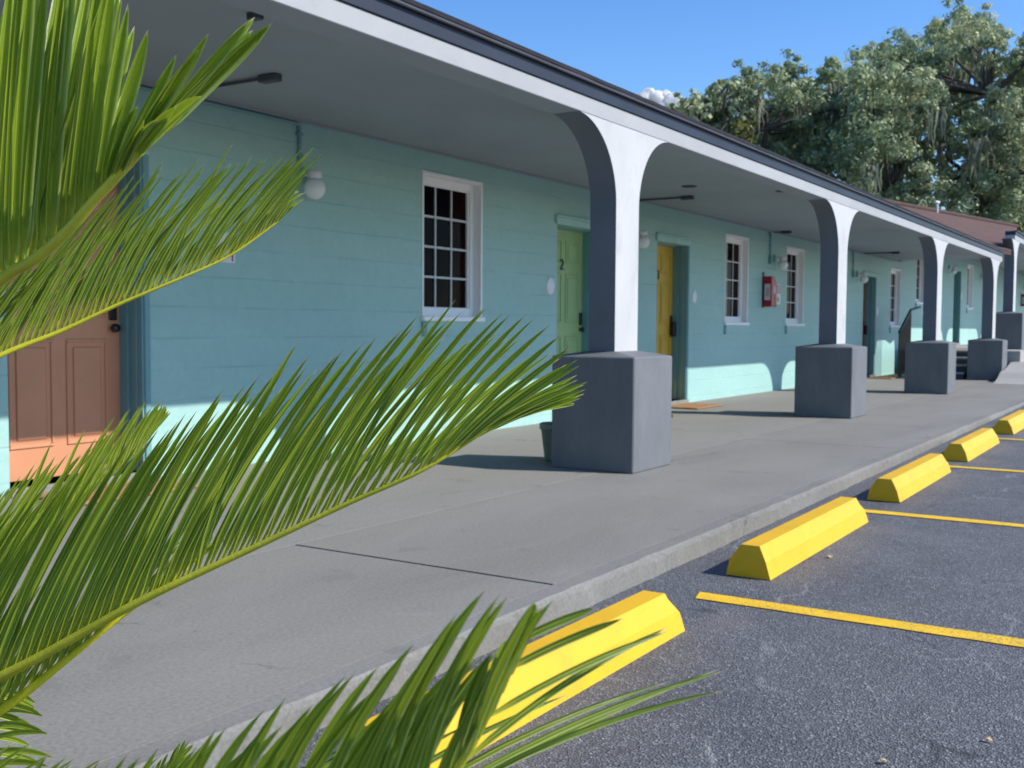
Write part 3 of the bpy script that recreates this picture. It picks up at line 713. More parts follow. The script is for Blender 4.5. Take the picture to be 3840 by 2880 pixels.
for x, l in ((31.2, 'tiny white globe lamp left of the dull green door on the far wing'), (36.4, 'farthest tiny white globe lamp right of the far wing window')):
    wall_lamp(x, 2.60, l)
def conduit(x, z0, z1, run, label, box=False):
    t = MB(); y = YW - .018
    t.tube([(x, y, z0), (x, y, z1 - .03), (x - .006, y, z1 - .008), (x - .03, y, z1)] + [(x - .03 - run, y, z1)], .013, 8)
    for k in range(3): t.box(x - .024, x + .024, YW - .034, YW, z0 + .1 + k * .16, z0 + .122 + k * .16)
    o = t.build('conduit', M['trim_teal']); tag(o, label, 'conduit', 'conduits down the teal wall')
    if box:
        b = MB(); b.box(x - .04, x + .04, YW - .055, YW, z0 - .02, z0 + .10, 0, .008); b.build('junction_box', M['trim_teal'], o)
conduit(6.02, 2.17, 2.515, 1.6, 'teal painted conduit dropping from the soffit to the globe lamp left of the first window')
conduit(16.62, 2.05, 2.515, .06, 'teal painted conduit with a small box above the red extinguisher cover', True)
conduit(21.5, 2.05, 2.515, .06, 'teal painted conduit with a small box left of the rust brown door', True)
def ceiling_pipe(x, y, label, w=.09):
    t = MB(); t.tube([(x, YW - .035, 2.535), (x, y + .1, 2.535)], .011, 8); o = t.build('ceiling_conduit', M['fixture']); tag(o, label, 'conduit', 'dark conduits across the soffit')
    b = MB(); b.box(x - w * .4, x + w * .4, y - .05, y + .1, 2.505, 2.5505, 0, .008); b.build('junction_box', M['fixture'], o)
ceiling_pipe(4.87, 4.86, 'dark soffit conduit with box end near the top left palm leaf tips')
ceiling_pipe(11.8, 5.06, 'dark soffit conduit with box end just right of the nearest column')
ceiling_pipe(22.25, 5.08, 'dark soffit conduit with box end seen through the third arch', .1)
ceiling_pipe(16.75, 5.5, 'short dark soffit conduit above the red extinguisher cover', .12)
sb = MB(); sb.box(-.025, .025, -.04, .04, -.035, 0, 0, .006); o = sb.build('soffit_box', M['fixture']); o.location = (3.88, 3.99, 2.5505)
tag(o, 'small dark electrical box on the soffit behind the top palm leaf tips', 'electrical box')
for x, y, l in ((11.0, 4.72, 'small round soffit vent above the mustard door'), (11.9, 3.97, 'small round soffit vent close to the beam')):
    v_ = MB(); v_.lathe([(0, -.012), (.075, -.010), (.088, 0)], (x, y, 2.5505), 20); o = v_.build('soffit_vent', M['fascia']); tag(o, l, 'vent', 'round vents in the soffit')
# oval room plaques
for x, z, l in ((9.78, 1.44, 'white oval plaque left of the leaf green door'), (13.62, 1.43, 'white oval plaque right of the mustard door'),
                (23.5, 1.39, 'white oval plaque right of the rust brown door'), (33.15, 1.99, 'tiny white oval plaque right of the dull green far door')):
    p_ = MB(); p_.lathe([(0, .014), (.066, .014), (.078, .009), (.08, 0)], (x, YW, z), 32, 'y', 0, 1.0, 1.18)
    o = p_.build('wall_plaque', M['signwhite']); tag(o, l, 'plaque', 'oval plaques beside the doors')
# fire extinguisher cover
ex = empty('extinguisher_cover', (16.33, YW, 1.35)); tag(ex, 'red fire extinguisher cover with pale lettered label hung between two windows', 'fire extinguisher')
b = MB(); prof = [(0, 0), (.26, 0), (.26, .36), (.13, .47), (0, .47)]
b.prism(prof, -.15, -.012); o = b.build('cover', M['red'], ex); fix_normals(o)
bv = o.modifiers.new('bevel', 'BEVEL'); bv.width = .012; bv.segments = 2
b = MB(); b.box(-.02, .05, -.012, 0, -.02, .54, 0, .004); b.build('backing_board', M['slate'], ex)
b = MB(); b.box(-.004, -.0005, -.128, -.036, .10, .35); lb = b.build('side_label', M['label'], ex)
text_obj('FIRE', .075, M['signred'], (-.005, -.082, .225), (R(90), R(90), R(-90)), lb)
b = MB(); b.lathe([(0, .004), (.045, .004), (.048, 0)], (.13, -.15, .27), 24, 'y', 0, 1.0, 1.5); b.build('front_label', M['label'], ex)
b = MB(); b.box(.155, .215, -.154, -.1505, .03, .19); b.build('orange_stripe', M['orange_label'], ex)
b = MB(); b.tube([(.19, -.10, .43), (.23, -.12, .45), (.26, -.12, .43), (.27, -.11, .38)], .014, 8); b.box(.15, .25, -.11, -.07, .44, .465, 0, .005); b.build('valve_handle', M['label'], ex)
ex2 = copy_tree(ex); ex2.location = (45.6, YW, 1.93); tag(ex2, 'small red extinguisher cover at the very right edge, on the far wing wall')
sg = empty('extinguisher_sign', (17.06, YW, 1.40)); tag(sg, 'white sign with faded red top and small dark pictogram right of the extinguisher cover', 'sign')
b = MB(); b.box(-.13, .13, -.008, 0, 0, .33, 0, .006); b.build('board', M['signwhite'], sg)
b = MB(); b.box(-.115, .115, -.0105, -.0085, .17, .315); b.build('red_panel', M['signpink'], sg)
b = MB(); b.box(-.025, .025, -.0105, -.0085, .04, .10, 0, .0005); b.box(-.012, .02, -.0105, -.0085, .1002, .12); b.build('pictogram', M['signred'], sg)
s1 = empty('wall_sign', (5.27, YW, 1.44)); tag(s1, 'small white sign with red print on the wall behind the thin leaved palm frond', 'sign')
b = MB(); b.box(-.14, .11, -.008, 0, 0, .21, 0, .005); b.build('board', M['signwhite'], s1)
b = MB(); b.box(.075, .088, -.0105, -.0085, .012, .2); b.box(.05, .0745, -.0105, -.0085, .05, .095); b.build('red_mark', M['signred'], s1)
# pots behind the plinths
def pot(x, y, label, s=1.0):
    t = MB(); t.lathe([(0, 0), (.085, 0), (.09, .01), (.118, .23), (.13, .235), (.13, .275), (.118, .28), (.105, .26), (.10, .24)], (0, 0, 0), 28)
    o = t.build('plant_pot', M['pot']); o.location = (x, y, .003); o.scale = (s, s, s); tag(o, label, 'plant pot', 'pots behind the plinths')
    d = MB(); d.lathe([(0, .245), (.103, .24)], (0, 0, 0), 20); d.build('soil', M['soil'], o)
pot(7.0, 4.05, 'grey tapered plant pot tucked behind the nearest column plinth')
# doormats
for x, l in ((4.1, 'orange coir doormat before the terracotta door'), (12.75, 'orange brown coir doormat before the mustard door'), (22.7, 'orange coir doormat before the rust brown door')):
    b = MB(); b.box(-.42, .42, -.24, .24, 0, .018, 0, .006); o = b.build('doormat', M['mat']); o.location = (x, 5.38, .004)
    tag(o, l, 'doormat', 'doormats in front of the doors')
# dry leaves and bits
def dryleaf(x, y, z, s, rz, label):
    b = MB(); vs = []; N = 6
    for i in range(N + 1):
        t = i / N; wd = .28 * math.sin(math.pi * min(1, t * .96 + .02)); h = .22 * math.sin(t * 3.0) ** 2
        vs += [(t, -wd, h), (t, 0, h - .05), (t, wd, h + .02)]
    b.add(vs, [(3 * i + k, 3 * i + k + 1, 3 * i + k + 4, 3 * i + k + 3) for i in range(N) for k in (0, 1)])
    o = b.build('dry_leaf', M['dry']); o.location = (x, y, z + .006); o.scale = (s, s, s); o.rotation_euler = (0, 0, rz); tag(o, label, 'dry leaf', 'dry leaves on the ground')
dryleaf(5.12, 1.44, ZA, .045, .4, 'tan dry leaf on the asphalt beside the second wheel stop')
dryleaf(3.06, .42, ZA, .03, 1.2, 'tan dry leaf on the asphalt near the lower right corner')
dryleaf(2.77, .62, ZA, .03, 2.2, 'tan dry leaf on the asphalt at the bottom edge')
dryleaf(11.05, 4.9, .003, .18, 3.0, 'curled dry leaf on the porch floor before the mustard door')

# ------------------------------------------------------------------ brown roofed house beyond
def planept(px, py, P0, N):
    d = CF + CR * ((px - 1106) / 2320) - CU * ((py - 829.5) / 2320)
    return CAMP + d * ((P0 - CAMP).dot(N) / d.dot(N))
P0 = V((25.6, 3.449, 2.734)); DV = V((math.cos(R(12.5)), -math.sin(R(12.5)), 0)); UPS = V((math.sin(R(12.5)), math.cos(R(12.5)), math.tan(R(21))))
def rp_(al, pe, off=0): return P0 + DV * al + UPS * pe + V((0, 0, off))
b = MB()
def uvq(mb, pts, uvs, mi=0): mb.add(pts, [tuple(range(len(pts)))], mi, uvs=uvs)
poly = [(-3.0, 0), (0, 0), (11.4, 4.03), (-3.0, 4.03)]
uvq(b, [rp_(*q) for q in poly], [(q[0], q[1] * 1.07) for q in poly])
back = [(-3.0, 4.03), (11.4, 4.03), (11.4, 8.0), (-3.0, 8.0)]
bk = [P0 + DV * a_ + V((UPS.x, UPS.y, 0)) * p_ + V((0, 0, UPS.z * (8.06 - p_))) for a_, p_ in back]
uvq(b, bk, [(q[0], q[1] * 1.07) for q in back])
lo = [rp_(a_, p_, -.10) for a_, p_ in poly]
uvq(b, [lo[3], lo[2], lo[1], lo[0]], [(0, 0)] * 4)
for i in range(4):
    j = (i + 1) % 4
    if i != 2: uvq(b, [rp_(*poly[i]), lo[i], lo[j], rp_(*poly[j])], [(0, 0)] * 4)
sr = P(b.build('shingle_roof', M['brownroof']), wing)
b = MB()
b.tube([rp_(-3.0, 4.03, .02), rp_(11.4, 4.03, .02)], .07, 8); b.build('ridge_cap', M['brownroof'], sr).matrix_parent_inverse = Matrix.Translation(-V(wing.location))
sr.children[0].matrix_parent_inverse = Matrix()
vp = V((31.65, 6.18, 4.18)); b = MB()
b.tube([(0, 0, 0), (0, 0, .33)], .035, 10); b.tube([(-.10, .03, .36), (.10, -.03, .36)], .035, 10); b.lathe([(.05, .32), (.06, .33), (.05, .38), (0, .39)], (0, 0, 0), 12)
o = b.build('vent_pipe', M['pipe'], sr); o.location = vp

# ------------------------------------------------------------------ trees
def set_tone(o, vals):
    at = o.data.attributes.new('tone', 'FLOAT', 'FACE'); at.data.foreach_set('value', vals)
def lerpk(keys, t):
    if t <= keys[0][0]: return keys[0][1:]
    for a, b in zip(keys[:-1], keys[1:]):
        if t <= b[0]:
            f = (t - a[0]) / (b[0] - a[0]); return tuple(x + (y - x) * f for x, y in zip(a[1:], b[1:]))
    return keys[-1][1:]
def rvec(r): 
    while True:
        v = V((r.uniform(-1, 1), r.uniform(-1, 1), r.uniform(-1, 1)))
        if 0.05 < v.length < 1: return v.normalized()
def crown_mesh(lobes, per, size, rnd, mats, name, parent, mixp=0.25):
    b = MB(); tones = []
    for (c, rad) in lobes:
        lt = rnd.uniform(-.25, .25); mi = 1 if rnd.random() < mixp else 0
        n = int(per * rad * rad)
        subs = [(c + rvec(rnd) * rad * rnd.uniform(.35, .95), rad * rnd.uniform(.22, .42)) for _ in range(int(9 + rad * 4))]
        for _ in range(n):
            sc, sr_ = rnd.choice(subs)
            d = rvec(rnd); p = sc + V((d.x, d.y, d.z * .75)) * sr_ * rnd.uniform(.3, 1.05)
            nn = (d * 1.7 + rvec(rnd) * .7 + V((0, 0, .25))).normalized(); t = nn.orthogonal().normalized()
            t = (t * math.cos(rnd.random() * 6.28) + nn.cross(t) * math.sin(rnd.random() * 6.28)).normalized(); u = nn.cross(t)
            s = size * rnd.uniform(.6, 1.35); s2 = s * rnd.uniform(.4, .7)
            b.add([p - t * s, p - u * s2, p + t * s, p + u * s2], [(0, 1, 2, 3)], mi); tones.append(min(1, max(0, .5 + lt + rnd.uniform(-.3, .3))))
    o = b.build(name, mats, parent); set_tone(o, tones); return o
def moss_mesh(pts, rnd, parent, wmul=1.0):
    b = MB(); tones = []
    for p in pts:
        for _ in range(rnd.randint(9, 16)):
            q = p + V((rnd.uniform(-.35, .35), rnd.uniform(-.35, .35), rnd.uniform(-.1, .25))); L = rnd.uniform(.5, 1.7); w_ = rnd.uniform(.025, .07) * wmul
            a = rnd.uniform(0, 3.14); d = V((math.cos(a), math.sin(a), 0)); N = 5; vs = []; sx = rnd.uniform(-.12, .12); sy = rnd.uniform(-.12, .12)
            for i in range(N + 1):
                t = i / N; c = q + V((sx * t + rnd.uniform(-.05, .05), sy * t + rnd.uniform(-.05, .05), -L * t)); ww = w_ * (1 - t * .8) * rnd.uniform(.5, 1.3)
                vs += [c - d * ww, c + d * ww]
            b.add(vs, [(2 * i, 2 * i + 1, 2 * i + 3, 2 * i + 2) for i in range(N)]); tones += [rnd.random()] * N
    o = b.build('hanging_moss', M['moss'], parent); set_tone(o, tones); o['kind'] = 'stuff'; return o
def limbs(base, tops, rnd, parent, r0=.42, zfork=3.5):
    b = MB(); fork = base + V((rnd.uniform(-.5, .5), rnd.uniform(-.5, .5), zfork - base.z))
    b.tube([base, base + (fork - base) * .5 + V((.15, .1, 0)), fork], [r0 * 1.3, r0, r0 * .85], 12)
    tops = sorted(tops, key=lambda p: math.atan2(p.y - fork.y, p.x - fork.x)); k = 7
    grp = [tops[i::1][0:0] for i in range(0)]
    step = max(1, len(tops) // k); mains = tops[::step]
    lines = []
    for t in mains:
        m1 = fork + (t - fork) * .4 + V((rnd.uniform(-.6, .6), rnd.uniform(-.6, .6), .5)); m2 = fork + (t - fork) * .75 + V((rnd.uniform(-.5, .5), rnd.uniform(-.5, .5), .4))
        b.tube([fork - V((0, 0, .2)), m1, m2, t], [r0 * .55, r0 * .38, r0 * .2, .04], 8); lines += [m1, m2, (m1 + m2) * .5]
    for t in tops:
        a = min(lines, key=lambda q: (q - t).length); m_ = (a + t) * .5 + rvec(rnd) * .3
        b.tube([a, m_, t], [.09, .06, .02], 6)
    return b.build('trunk', M['bark'], parent)
TOP = [(1400, 262), (1440, 226), (1500, 188), (1555, 150), (1590, 150), (1640, 88), (1700, 80), (1740, 122), (1800, 98), (1845, 112), (1880, 84), (1925, 48), (1985, 12), (2060, -16), (2120, -6), (2160, 8), (2212, 6), (2400, 10)]
ROOF = [(1380, 240), (1830, 412), (1950, 440), (2180, 492), (2212, 495), (2400, 520)]
def oak(name, label, xr, dmid, dspread, n, base, rnd, rad=(.7, 1.35), per=760, size=.085, mats=('oak', 'oak_pale'), mixp=.3, ymax=75, nm=70):
    root = empty(name, base); tag(root, label, 'tree', 'live oaks behind the motel')
    inv = Matrix.Translation(-base); lobes = []; tries = 0
    while len(lobes) < n and tries < 20000:
        tries += 1
        x = rnd.uniform(*xr); r_ = rnd.uniform(*rad); d = dmid + rnd.uniform(-dspread, dspread)
        rpx = r_ / d * 2320
        y0 = lerpk(TOP, x)[0] + rpx * .85; y1 = lerpk(ROOF, x)[0] + ymax
        if y0 > y1: continue
        y = y0 + (y1 - y0) * rnd.random() ** 1.0
        if y < y0 + 15: r_ *= .75
        c = pd(x, y, d)
        if any((c - q).length < (r_ + s) * .42 for q, s in lobes): continue
        lobes.append((c, r_))
    cr = crown_mesh(lobes, per, size, rnd, [M[mats[0]], M[mats[1]]], 'crown', root, mixp); cr.matrix_parent_inverse = inv
    cand = [c + V((rnd.uniform(-.5, .5) * r_, rnd.uniform(-.5, .5) * r_, -r_ * rnd.uniform(.1, .6))) for c, r_ in lobes]; rnd.shuffle(cand)
    ms = moss_mesh((cand * 2)[:nm], rnd, root); ms.matrix_parent_inverse = inv
    tk = limbs(base, [c for c, _ in lobes], rnd, root); tk.matrix_parent_inverse = inv
    return root
gz = ZA
oak('live_oak', 'broad live oak draped in grey moss rising behind the middle of the dark roof edge', (1500, 1890), 45, 3.5, 70, V((44.5, 15.2, gz)), random.Random(11), nm=110)
oak('live_oak', 'tallest live oak with pale sunlit clumps above the red brown shingle roof', (1830, 2330), 42, 4.0, 100, V((46.5, 6.8, gz)), random.Random(23), rad=(.8, 1.5), per=760, mixp=.5, nm=120)
oak('live_oak', 'dark live oak standing farther back in the shade of the tallest one', (1600, 2330), 58, 4.0, 46, V((59.0, 12.0, gz)), random.Random(31), rad=(1.1, 1.9), per=260, size=.19, mats=('oak', 'oak'), mixp=0, nm=20)
# low yellow-green tree peeking over the roof at the left end of the oaks
rnd = random.Random(41); base = V((36.8, 17.2, gz)); root = empty('small_tree', base)
tag(root, 'thin yellow green tree peeking over the dark roof at the left end of the oaks', 'tree')
lobes = [(pd(x, y, 41 + rnd.uniform(-1.5, 1.5)), r_) for x, y, r_ in ((1450, 232, .35), (1480, 215, .5), (1510, 240, .6), (1470, 252, .5), (1540, 205, .55), (1560, 262, .6), (1590, 235, .6), (1620, 285, .6), (1530, 275, .5), (1575, 180, .45), (1610, 200, .5))]
c_ = crown_mesh(lobes, 520, .11, rnd, [M['oak_pale'], M['yellowgreen']], 'crown', root, .45); c_.matrix_parent_inverse = Matrix.Translation(-base)
t_ = limbs(base, [c for c, _ in lobes], rnd, root, .2, 4.0); t_.matrix_parent_inverse = Matrix.Translation(-base)

# ------------------------------------------------------------------ cloud far beyond the trees
rnd = random.Random(5); m, nt, bs = newmat('cloud_white'); setin(bs, Roughness=1.0)
nt.links.new(ramp(nt, noise(nt, obj_vec(nt, (.02, .02, .02)), 2, 5), [(0.3, (0.86, 0.87, 0.88)), (0.7, (0.92, 0.92, 0.92))]), bs.inputs['Base Color'])
bs.inputs['Specular IOR Level'].default_value = 0
tr = nt.nodes.new('ShaderNodeBsdfTranslucent'); tr.inputs['Color'].default_value = (.95, .95, .95, 1)
ms = nt.nodes.new('ShaderNodeMixShader'); ms.inputs[0].default_value = .6; nt.links.new(bs.outputs[0], ms.inputs[1]); nt.links.new(tr.outputs[0], ms.inputs[2]); nt.links.new(ms.outputs[0], nt.nodes['Material Output'].inputs['Surface'])
def cloud(puffs, label, sd):
    b = MB(); n, mm = 28, 18
    for c, r_ in puffs:
        vs = []
        for i in range(mm + 1):
            th = math.pi * i / mm
            for k in range(n):
                ph = 2 * math.pi * k / n; d = V((math.sin(th) * math.cos(ph), math.sin(th) * math.sin(ph), math.cos(th)))
                q = c + d * r_; e = mnoise.fractal(q * (1.6 / r_) + V((sd, 0, 0)), 0.9, 2.1, 5)
                vs.append(q + d * r_ * .30 * e)
        b.add(vs, [(i * n + k, i * n + (k + 1) % n, (i + 1) * n + (k + 1) % n, (i + 1) * n + k) for i in range(mm) for k in range(n)], smooth=True)
    o = b.build('cloud', m); tag(o, label, 'cloud'); return o
D_ = 900
cloud([(pd(x, y, D_ + rnd.uniform(-12, 12)), r_ / 2320 * D_) for x, y, r_ in ((1388, 212, 13), (1402, 204, 14), (1418, 212, 16), (1437, 208, 13), (1450, 216, 14), (1425, 228, 22), (1465, 232, 20), (1490, 240, 22), (1520, 250, 24))],
      'small white cloud low in the blue sky at the left end of the trees', 3.3)

# ------------------------------------------------------------------ sago palm
bed = MB(); NB = 40
vsb = [(0.30, 1.12, ZA + .06)] + [(0.30 + .72 * math.cos(2 * math.pi * k / NB) * (1 + .06 * math.sin(k * 1.7)), 1.12 + .62 * math.sin(2 * math.pi * k / NB), ZA + .004) for k in range(NB)]
bed.add(vsb, [(0, 1 + k, 1 + (k + 1) % NB) for k in range(NB)])
tag(bed.build('planting_bed', M['mulch']), kind='structure')
CROWN = pd(-760, 1800, 1.0)
palm = empty('sago_palm', (CROWN.x, CROWN.y, ZA)); tag(palm, 'sago palm with arching feathery green fronds reaching in front of the motel', 'palm')
PINV = Matrix.Translation(-V(palm.location))
def keep(o, inv=PINV): o.parent = palm; o.matrix_parent_inverse = inv; return o
t = MB(); H = CROWN.z - ZA
t.lathe([(.0, 0), (.15, 0), (.16, .1), (.145, .3), (.135, H - .08), (.10, H - .01), (0, H)], (CROWN.x, CROWN.y, ZA), 20)
rnd = random.Random(2)
for i in range(90):
    a = i * 2.399; z = .03 + (H - .08) * i / 90; c = V((CROWN.x + .15 * math.cos(a), CROWN.y + .15 * math.sin(a), ZA + z)); d = V((math.cos(a), math.sin(a), .9))
    t.tube([c - d * .03, c + d * .035], [.026, .012], 5)
keep(t.build('trunk', M['bark']))
def catmull(pts, n):
    out = []; P_ = [pts[0] * 2 - pts[1]] + pts + [pts[-1] * 2 - pts[-2]]
    for i in range(1, len(P_) - 2):
        for k in range(n):
            t = k / n; a, b, c, d = P_[i - 1:i + 3]
            out.append(((b * 2) + (c - a) * t + (a * 2 - b * 5 + c * 4 - d) * t * t + (b * 3 - a - c * 3 + d) * t ** 3) * .5)
    out.append(pts[-1]); return out
WPROF = [(0, .34), (.05, .62), (.14, .95), (.35, 1.0), (.62, .98), (.80, .82), (.90, .56), (.96, .25), (1.0, .02)]
def leaflet(b, tones, p0, c, p1, w, nrm, fold, tone, twist=0.0, N=9):
    vs = []; uv = []
    for i in range(N + 1):
        t = i / N if i < N else 1.0
        t = 1 - (1 - t) ** 1.25
        q = p0 * (1 - t) ** 2 + c * (2 * t * (1 - t)) + p1 * t * t
        d = ((c - p0) * (1 - t) + (p1 - c) * t).normalized()
        nn = (nrm - d * nrm.dot(d)).normalized(); s = d.cross(nn)
        if twist:
            a = twist * (t - .3); s, nn = s * math.cos(a) + nn * math.sin(a), nn * math.cos(a) - s * math.sin(a)
        ww = w * lerpk(WPROF, t)[0] * .5
        for u_, h in ((-1, .62), (-.55, .42), (0, -.10), (.55, .42), (1, .62)):
            vs.append(q + s * (u_ * ww) + nn * (h * fold * ww)); uv.append(((u_ + 1) / 2, t))
    fs = [(5 * i + k, 5 * i + k + 1, 5 * i + k + 6, 5 * i + k + 5) for i in range(N) for k in range(4)]
    b.add(vs, fs, 0, uvs=uv); tones += [tone] * len(fs)
def frond(path, rr, rows, seed, label=None, rmat='rachis', spacing=.011, t0=.25, tipfan=True):
    """path: (x, y, depth) of the rachis seen from where the photo was taken, turned into metres; rows of leaflets on both sides"""
    rnd = random.Random(seed); sx = [p[0] for p in path]
    pts = catmull([pd(*p) for p in path], 14); img = catmull([V((p[0], p[1], p[2])) for p in path], 14)
    L = [0]
    for a, c in zip(pts[:-1], pts[1:]): L.append(L[-1] + (c - a).length)
    T = L[-1]; rb = MB()
    rb.tube(pts, [rr[0] + (rr[1] - rr[0]) * (l / T) ** .8 for l in L], 10)
    ro = rb.build('frond', M[rmat]); keep(ro)
    if label: ro['label'] = label
    b = MB(); tones = []
    for row in rows:
        n = int(T * (1 - t0) / (spacing * row.get('sp', 1)))
        for k in range(n + 1):
            f = t0 + (1 - t0) * (k + row.get('ph', 0)) / n
            if f > .998: f = .998
            l = f * T; i = max(0, min(len(L) - 2, next((j for j in range(len(L) - 1) if L[j + 1] >= l), len(L) - 2)))
            g_ = (l - L[i]) / max(1e-9, L[i + 1] - L[i]); p0 = pts[i].lerp(pts[i + 1], g_); im = img[i].lerp(img[i + 1], g_)
            dx, dy, dd, bx, by = lerpk(row['k'], im.x if row.get('byx') else f)
            j = row.get('jit', .06); a = rnd.gauss(0, j); sc = 1 + rnd.gauss(0, j * .8)
            if rnd.random() < .03: a += rnd.uniform(-.2, .2)
            ddx = (dx * math.cos(a) - dy * math.sin(a)) * sc; ddy = (dx * math.sin(a) + dy * math.cos(a)) * sc
            p1 = pd(im.x + ddx, im.y + ddy, im.z + dd * (1 + rnd.uniform(-.3, .3)) + rnd.uniform(-.006, .006))
            c = pd(im.x + ddx * .5 + bx * (1 + rnd.uniform(-.4, .4)), im.y + ddy * .5 + by * (1 + rnd.uniform(-.4, .4)), im.z + dd * .45)
            nh = row.get('n', (0, 0, -1)); nrm = (CR * nh[0] + CU * nh[1] + CF * nh[2] + rvec(rnd) * .10).normalized()
            leaflet(b, tones, p0, c, p1, row['w'] * (1 + rnd.gauss(0, .07)), nrm, row.get('fold', .8), min(1, max(0, row.get('tone', .5) + rnd.gauss(0, .16))), rnd.gauss(row.get('tw', 0), .12))
    lo_ = b.build('leaflets', M['leaflet'], ro); set_tone(lo_, tones); return ro
CX = (-760, 1790, 1.0)
# the long middle frond
frond([CX, (-560, 1690, .985), (-350, 1605, .97), (0, 1462, .95), (300, 1300, .93), (550, 1182, .92), (750, 1088, .91), (900, 1022, .90), (1000, 962, .90), (1100, 896, .90)], (.0085, .0012),
      [dict(byx=1, w=.0054, tone=.50, fold=1.2, n=(.2, .05, -1), jit=.016, k=[(-400, 250, -450, -.03, -26, -12), (0, 255, -490, -.03, -30, -12), (300, 262, -490, -.03, -32, -14), (600, 285, -460, -.03, -34, -16), (760, 290, -420, -.03, -34, -20), (880, 285, -345, -.02, -28, -20), (960, 280, -235, -.02, -16, -18), (1030, 235, -122, -.01, -6, -14), (1070, 195, -55, -.01, 0, -8), (1100, 120, -24, 0, 0, -3)]),
       dict(byx=1, w=.0046, tone=.40, fold=1.2, n=(.2, .1, -1), ph=.5, jit=.018, k=[(-400, 255, -425, .04, -26, -14), (0, 262, -465, .04, -30, -14), (300, 272, -460, .04, -32, -16), (600, 300, -425, .04, -32, -20), (800, 318, -350, .04, -28, -24), (920, 300, -235, .04, -16, -22), (1030, 235, -100, .03, -6, -14), (1100, 140, -20, .02, 0, -6)])],
      101, spacing=.0112, t0=.16)
# its neighbour just behind, bright stalk low on the left
frond([CX, (-480, 1770, 1.0), (-250, 1680, 1.0), (0, 1535, 1.0), (150, 1420, 1.0), (270, 1325, 1.0), (360, 1262, 1.01), (430, 1205, 1.02)], (.0110, .0015),
      [dict(byx=1, w=.0046, tone=.55, n=(.5, .2, -.85), jit=.02, k=[(-400, 150, -300, .0, -20, -12), (0, 150, -320, .02, -22, -12), (200, 140, -270, .02, -20, -12), (320, 110, -190, .02, -12, -10), (400, 70, -110, .02, -6, -6), (430, 30, -50, 0, 0, -4)]),
       dict(byx=1, w=.0042, tone=.45, n=(.3, .4, -.85), ph=.5, jit=.03, k=[(-400, 200, -240, .05, -20, -20), (0, 210, -250, .05, -20, -20), (200, 200, -210, .05, -20, -20), (320, 150, -140, .04, -10, -12), (430, 60, -40, 0, 0, -4)])],
      102, spacing=.0115, t0=.14, rmat='rachis_b', label='frond with a bright yellow stalk')
# near frond at the upper left
frond([CX, (-620, 1380, .86), (-460, 1050, .76), (-250, 800, .69), (0, 606, .64), (70, 563, .625), (140, 504, .615), (204, 432, .607), (260, 372, .60), (310, 318, .595), (346, 284, .59)], (.0100, .0026),
      [dict(byx=1, w=.0074, tone=.62, fold=1.5, n=(.8, .1, -.75), jit=.02, k=[(-500, -20, -600, -.02, -20, 0), (-200, 20, -740, -.03, -14, 0), (0, 52, -760, -.03, -14, 0), (140, 74, -640, -.03, -12, 0), (200, 86, -430, -.02, -10, -2), (228, 106, -320, -.02, -10, -4), (246, 160, -268, -.02, -10, -8), (285, 186, -274, -.02, -12, -10), (306, 232, -276, -.02, -10, -10), (328, 262, -246, -.01, -4, -8), (346, 254, -224, 0, 0, -4)]),
       dict(byx=1, w=.0070, tone=.52, fold=1.3, n=(.5, .2, -.9), ph=.5, jit=.03, k=[(-500, 40, -560, .06, -20, -10), (-200, 70, -680, .06, -16, -4), (0, 92, -700, .05, -16, -4), (140, 96, -600, .05, -14, -4), (205, 110, -330, .04, -10, -8), (235, 62, -150, -.02, -6, -6), (260, 50, -104, -.04, -4, -6), (290, 94, -106, -.04, -4, -6), (315, 122, -112, -.03, -2, -6), (335, 220, -220, .02, -2, -6), (346, 240, -236, .02, 0, -2)])],
      103, spacing=.0084, t0=.12, label='close frond at the upper left')
# thin leaved frond farther off
frond([CX, (-620, 1330, 1.12), (-420, 1040, 1.22), (-200, 870, 1.30), (0, 768, 1.34), (130, 716, 1.36), (260, 656, 1.37), (400, 597, 1.38), (500, 550, 1.39), (600, 479, 1.40)], (.0085, .0011),
      [dict(byx=1, w=.0045, tone=.32, fold=1.3, n=(.75, .2, -.7), jit=.025, k=[(-500, 220, -300, 0, -26, -16), (0, 215, -325, 0, -28, -18), (130, 198, -340, 0, -28, -16), (300, 190, -290, 0, -26, -16), (450, 190, -235, 0, -22, -16), (520, 165, -215, 0, -14, -12), (570, 92, -125, 0, -8, -8), (600, 30, -46, 0, 0, 0)]),
       dict(byx=1, w=.0043, tone=.3, fold=1.1, n=(.3, .5, -.8), ph=.5, jit=.035, k=[(-500, 250, -240, .06, -20, -24), (0, 240, -270, .06, -24, -24), (130, 225, -270, .06, -24, -24), (300, 215, -230, .06, -22, -22), (450, 190, -160, .05, -16, -18), (520, 140, -120, .04, -10, -14), (570, 80, -70, .02, -4, -6), (600, 30, -30, 0, 0, 0)])],
      104, spacing=.0082, t0=.12, label='thin leaved frond')
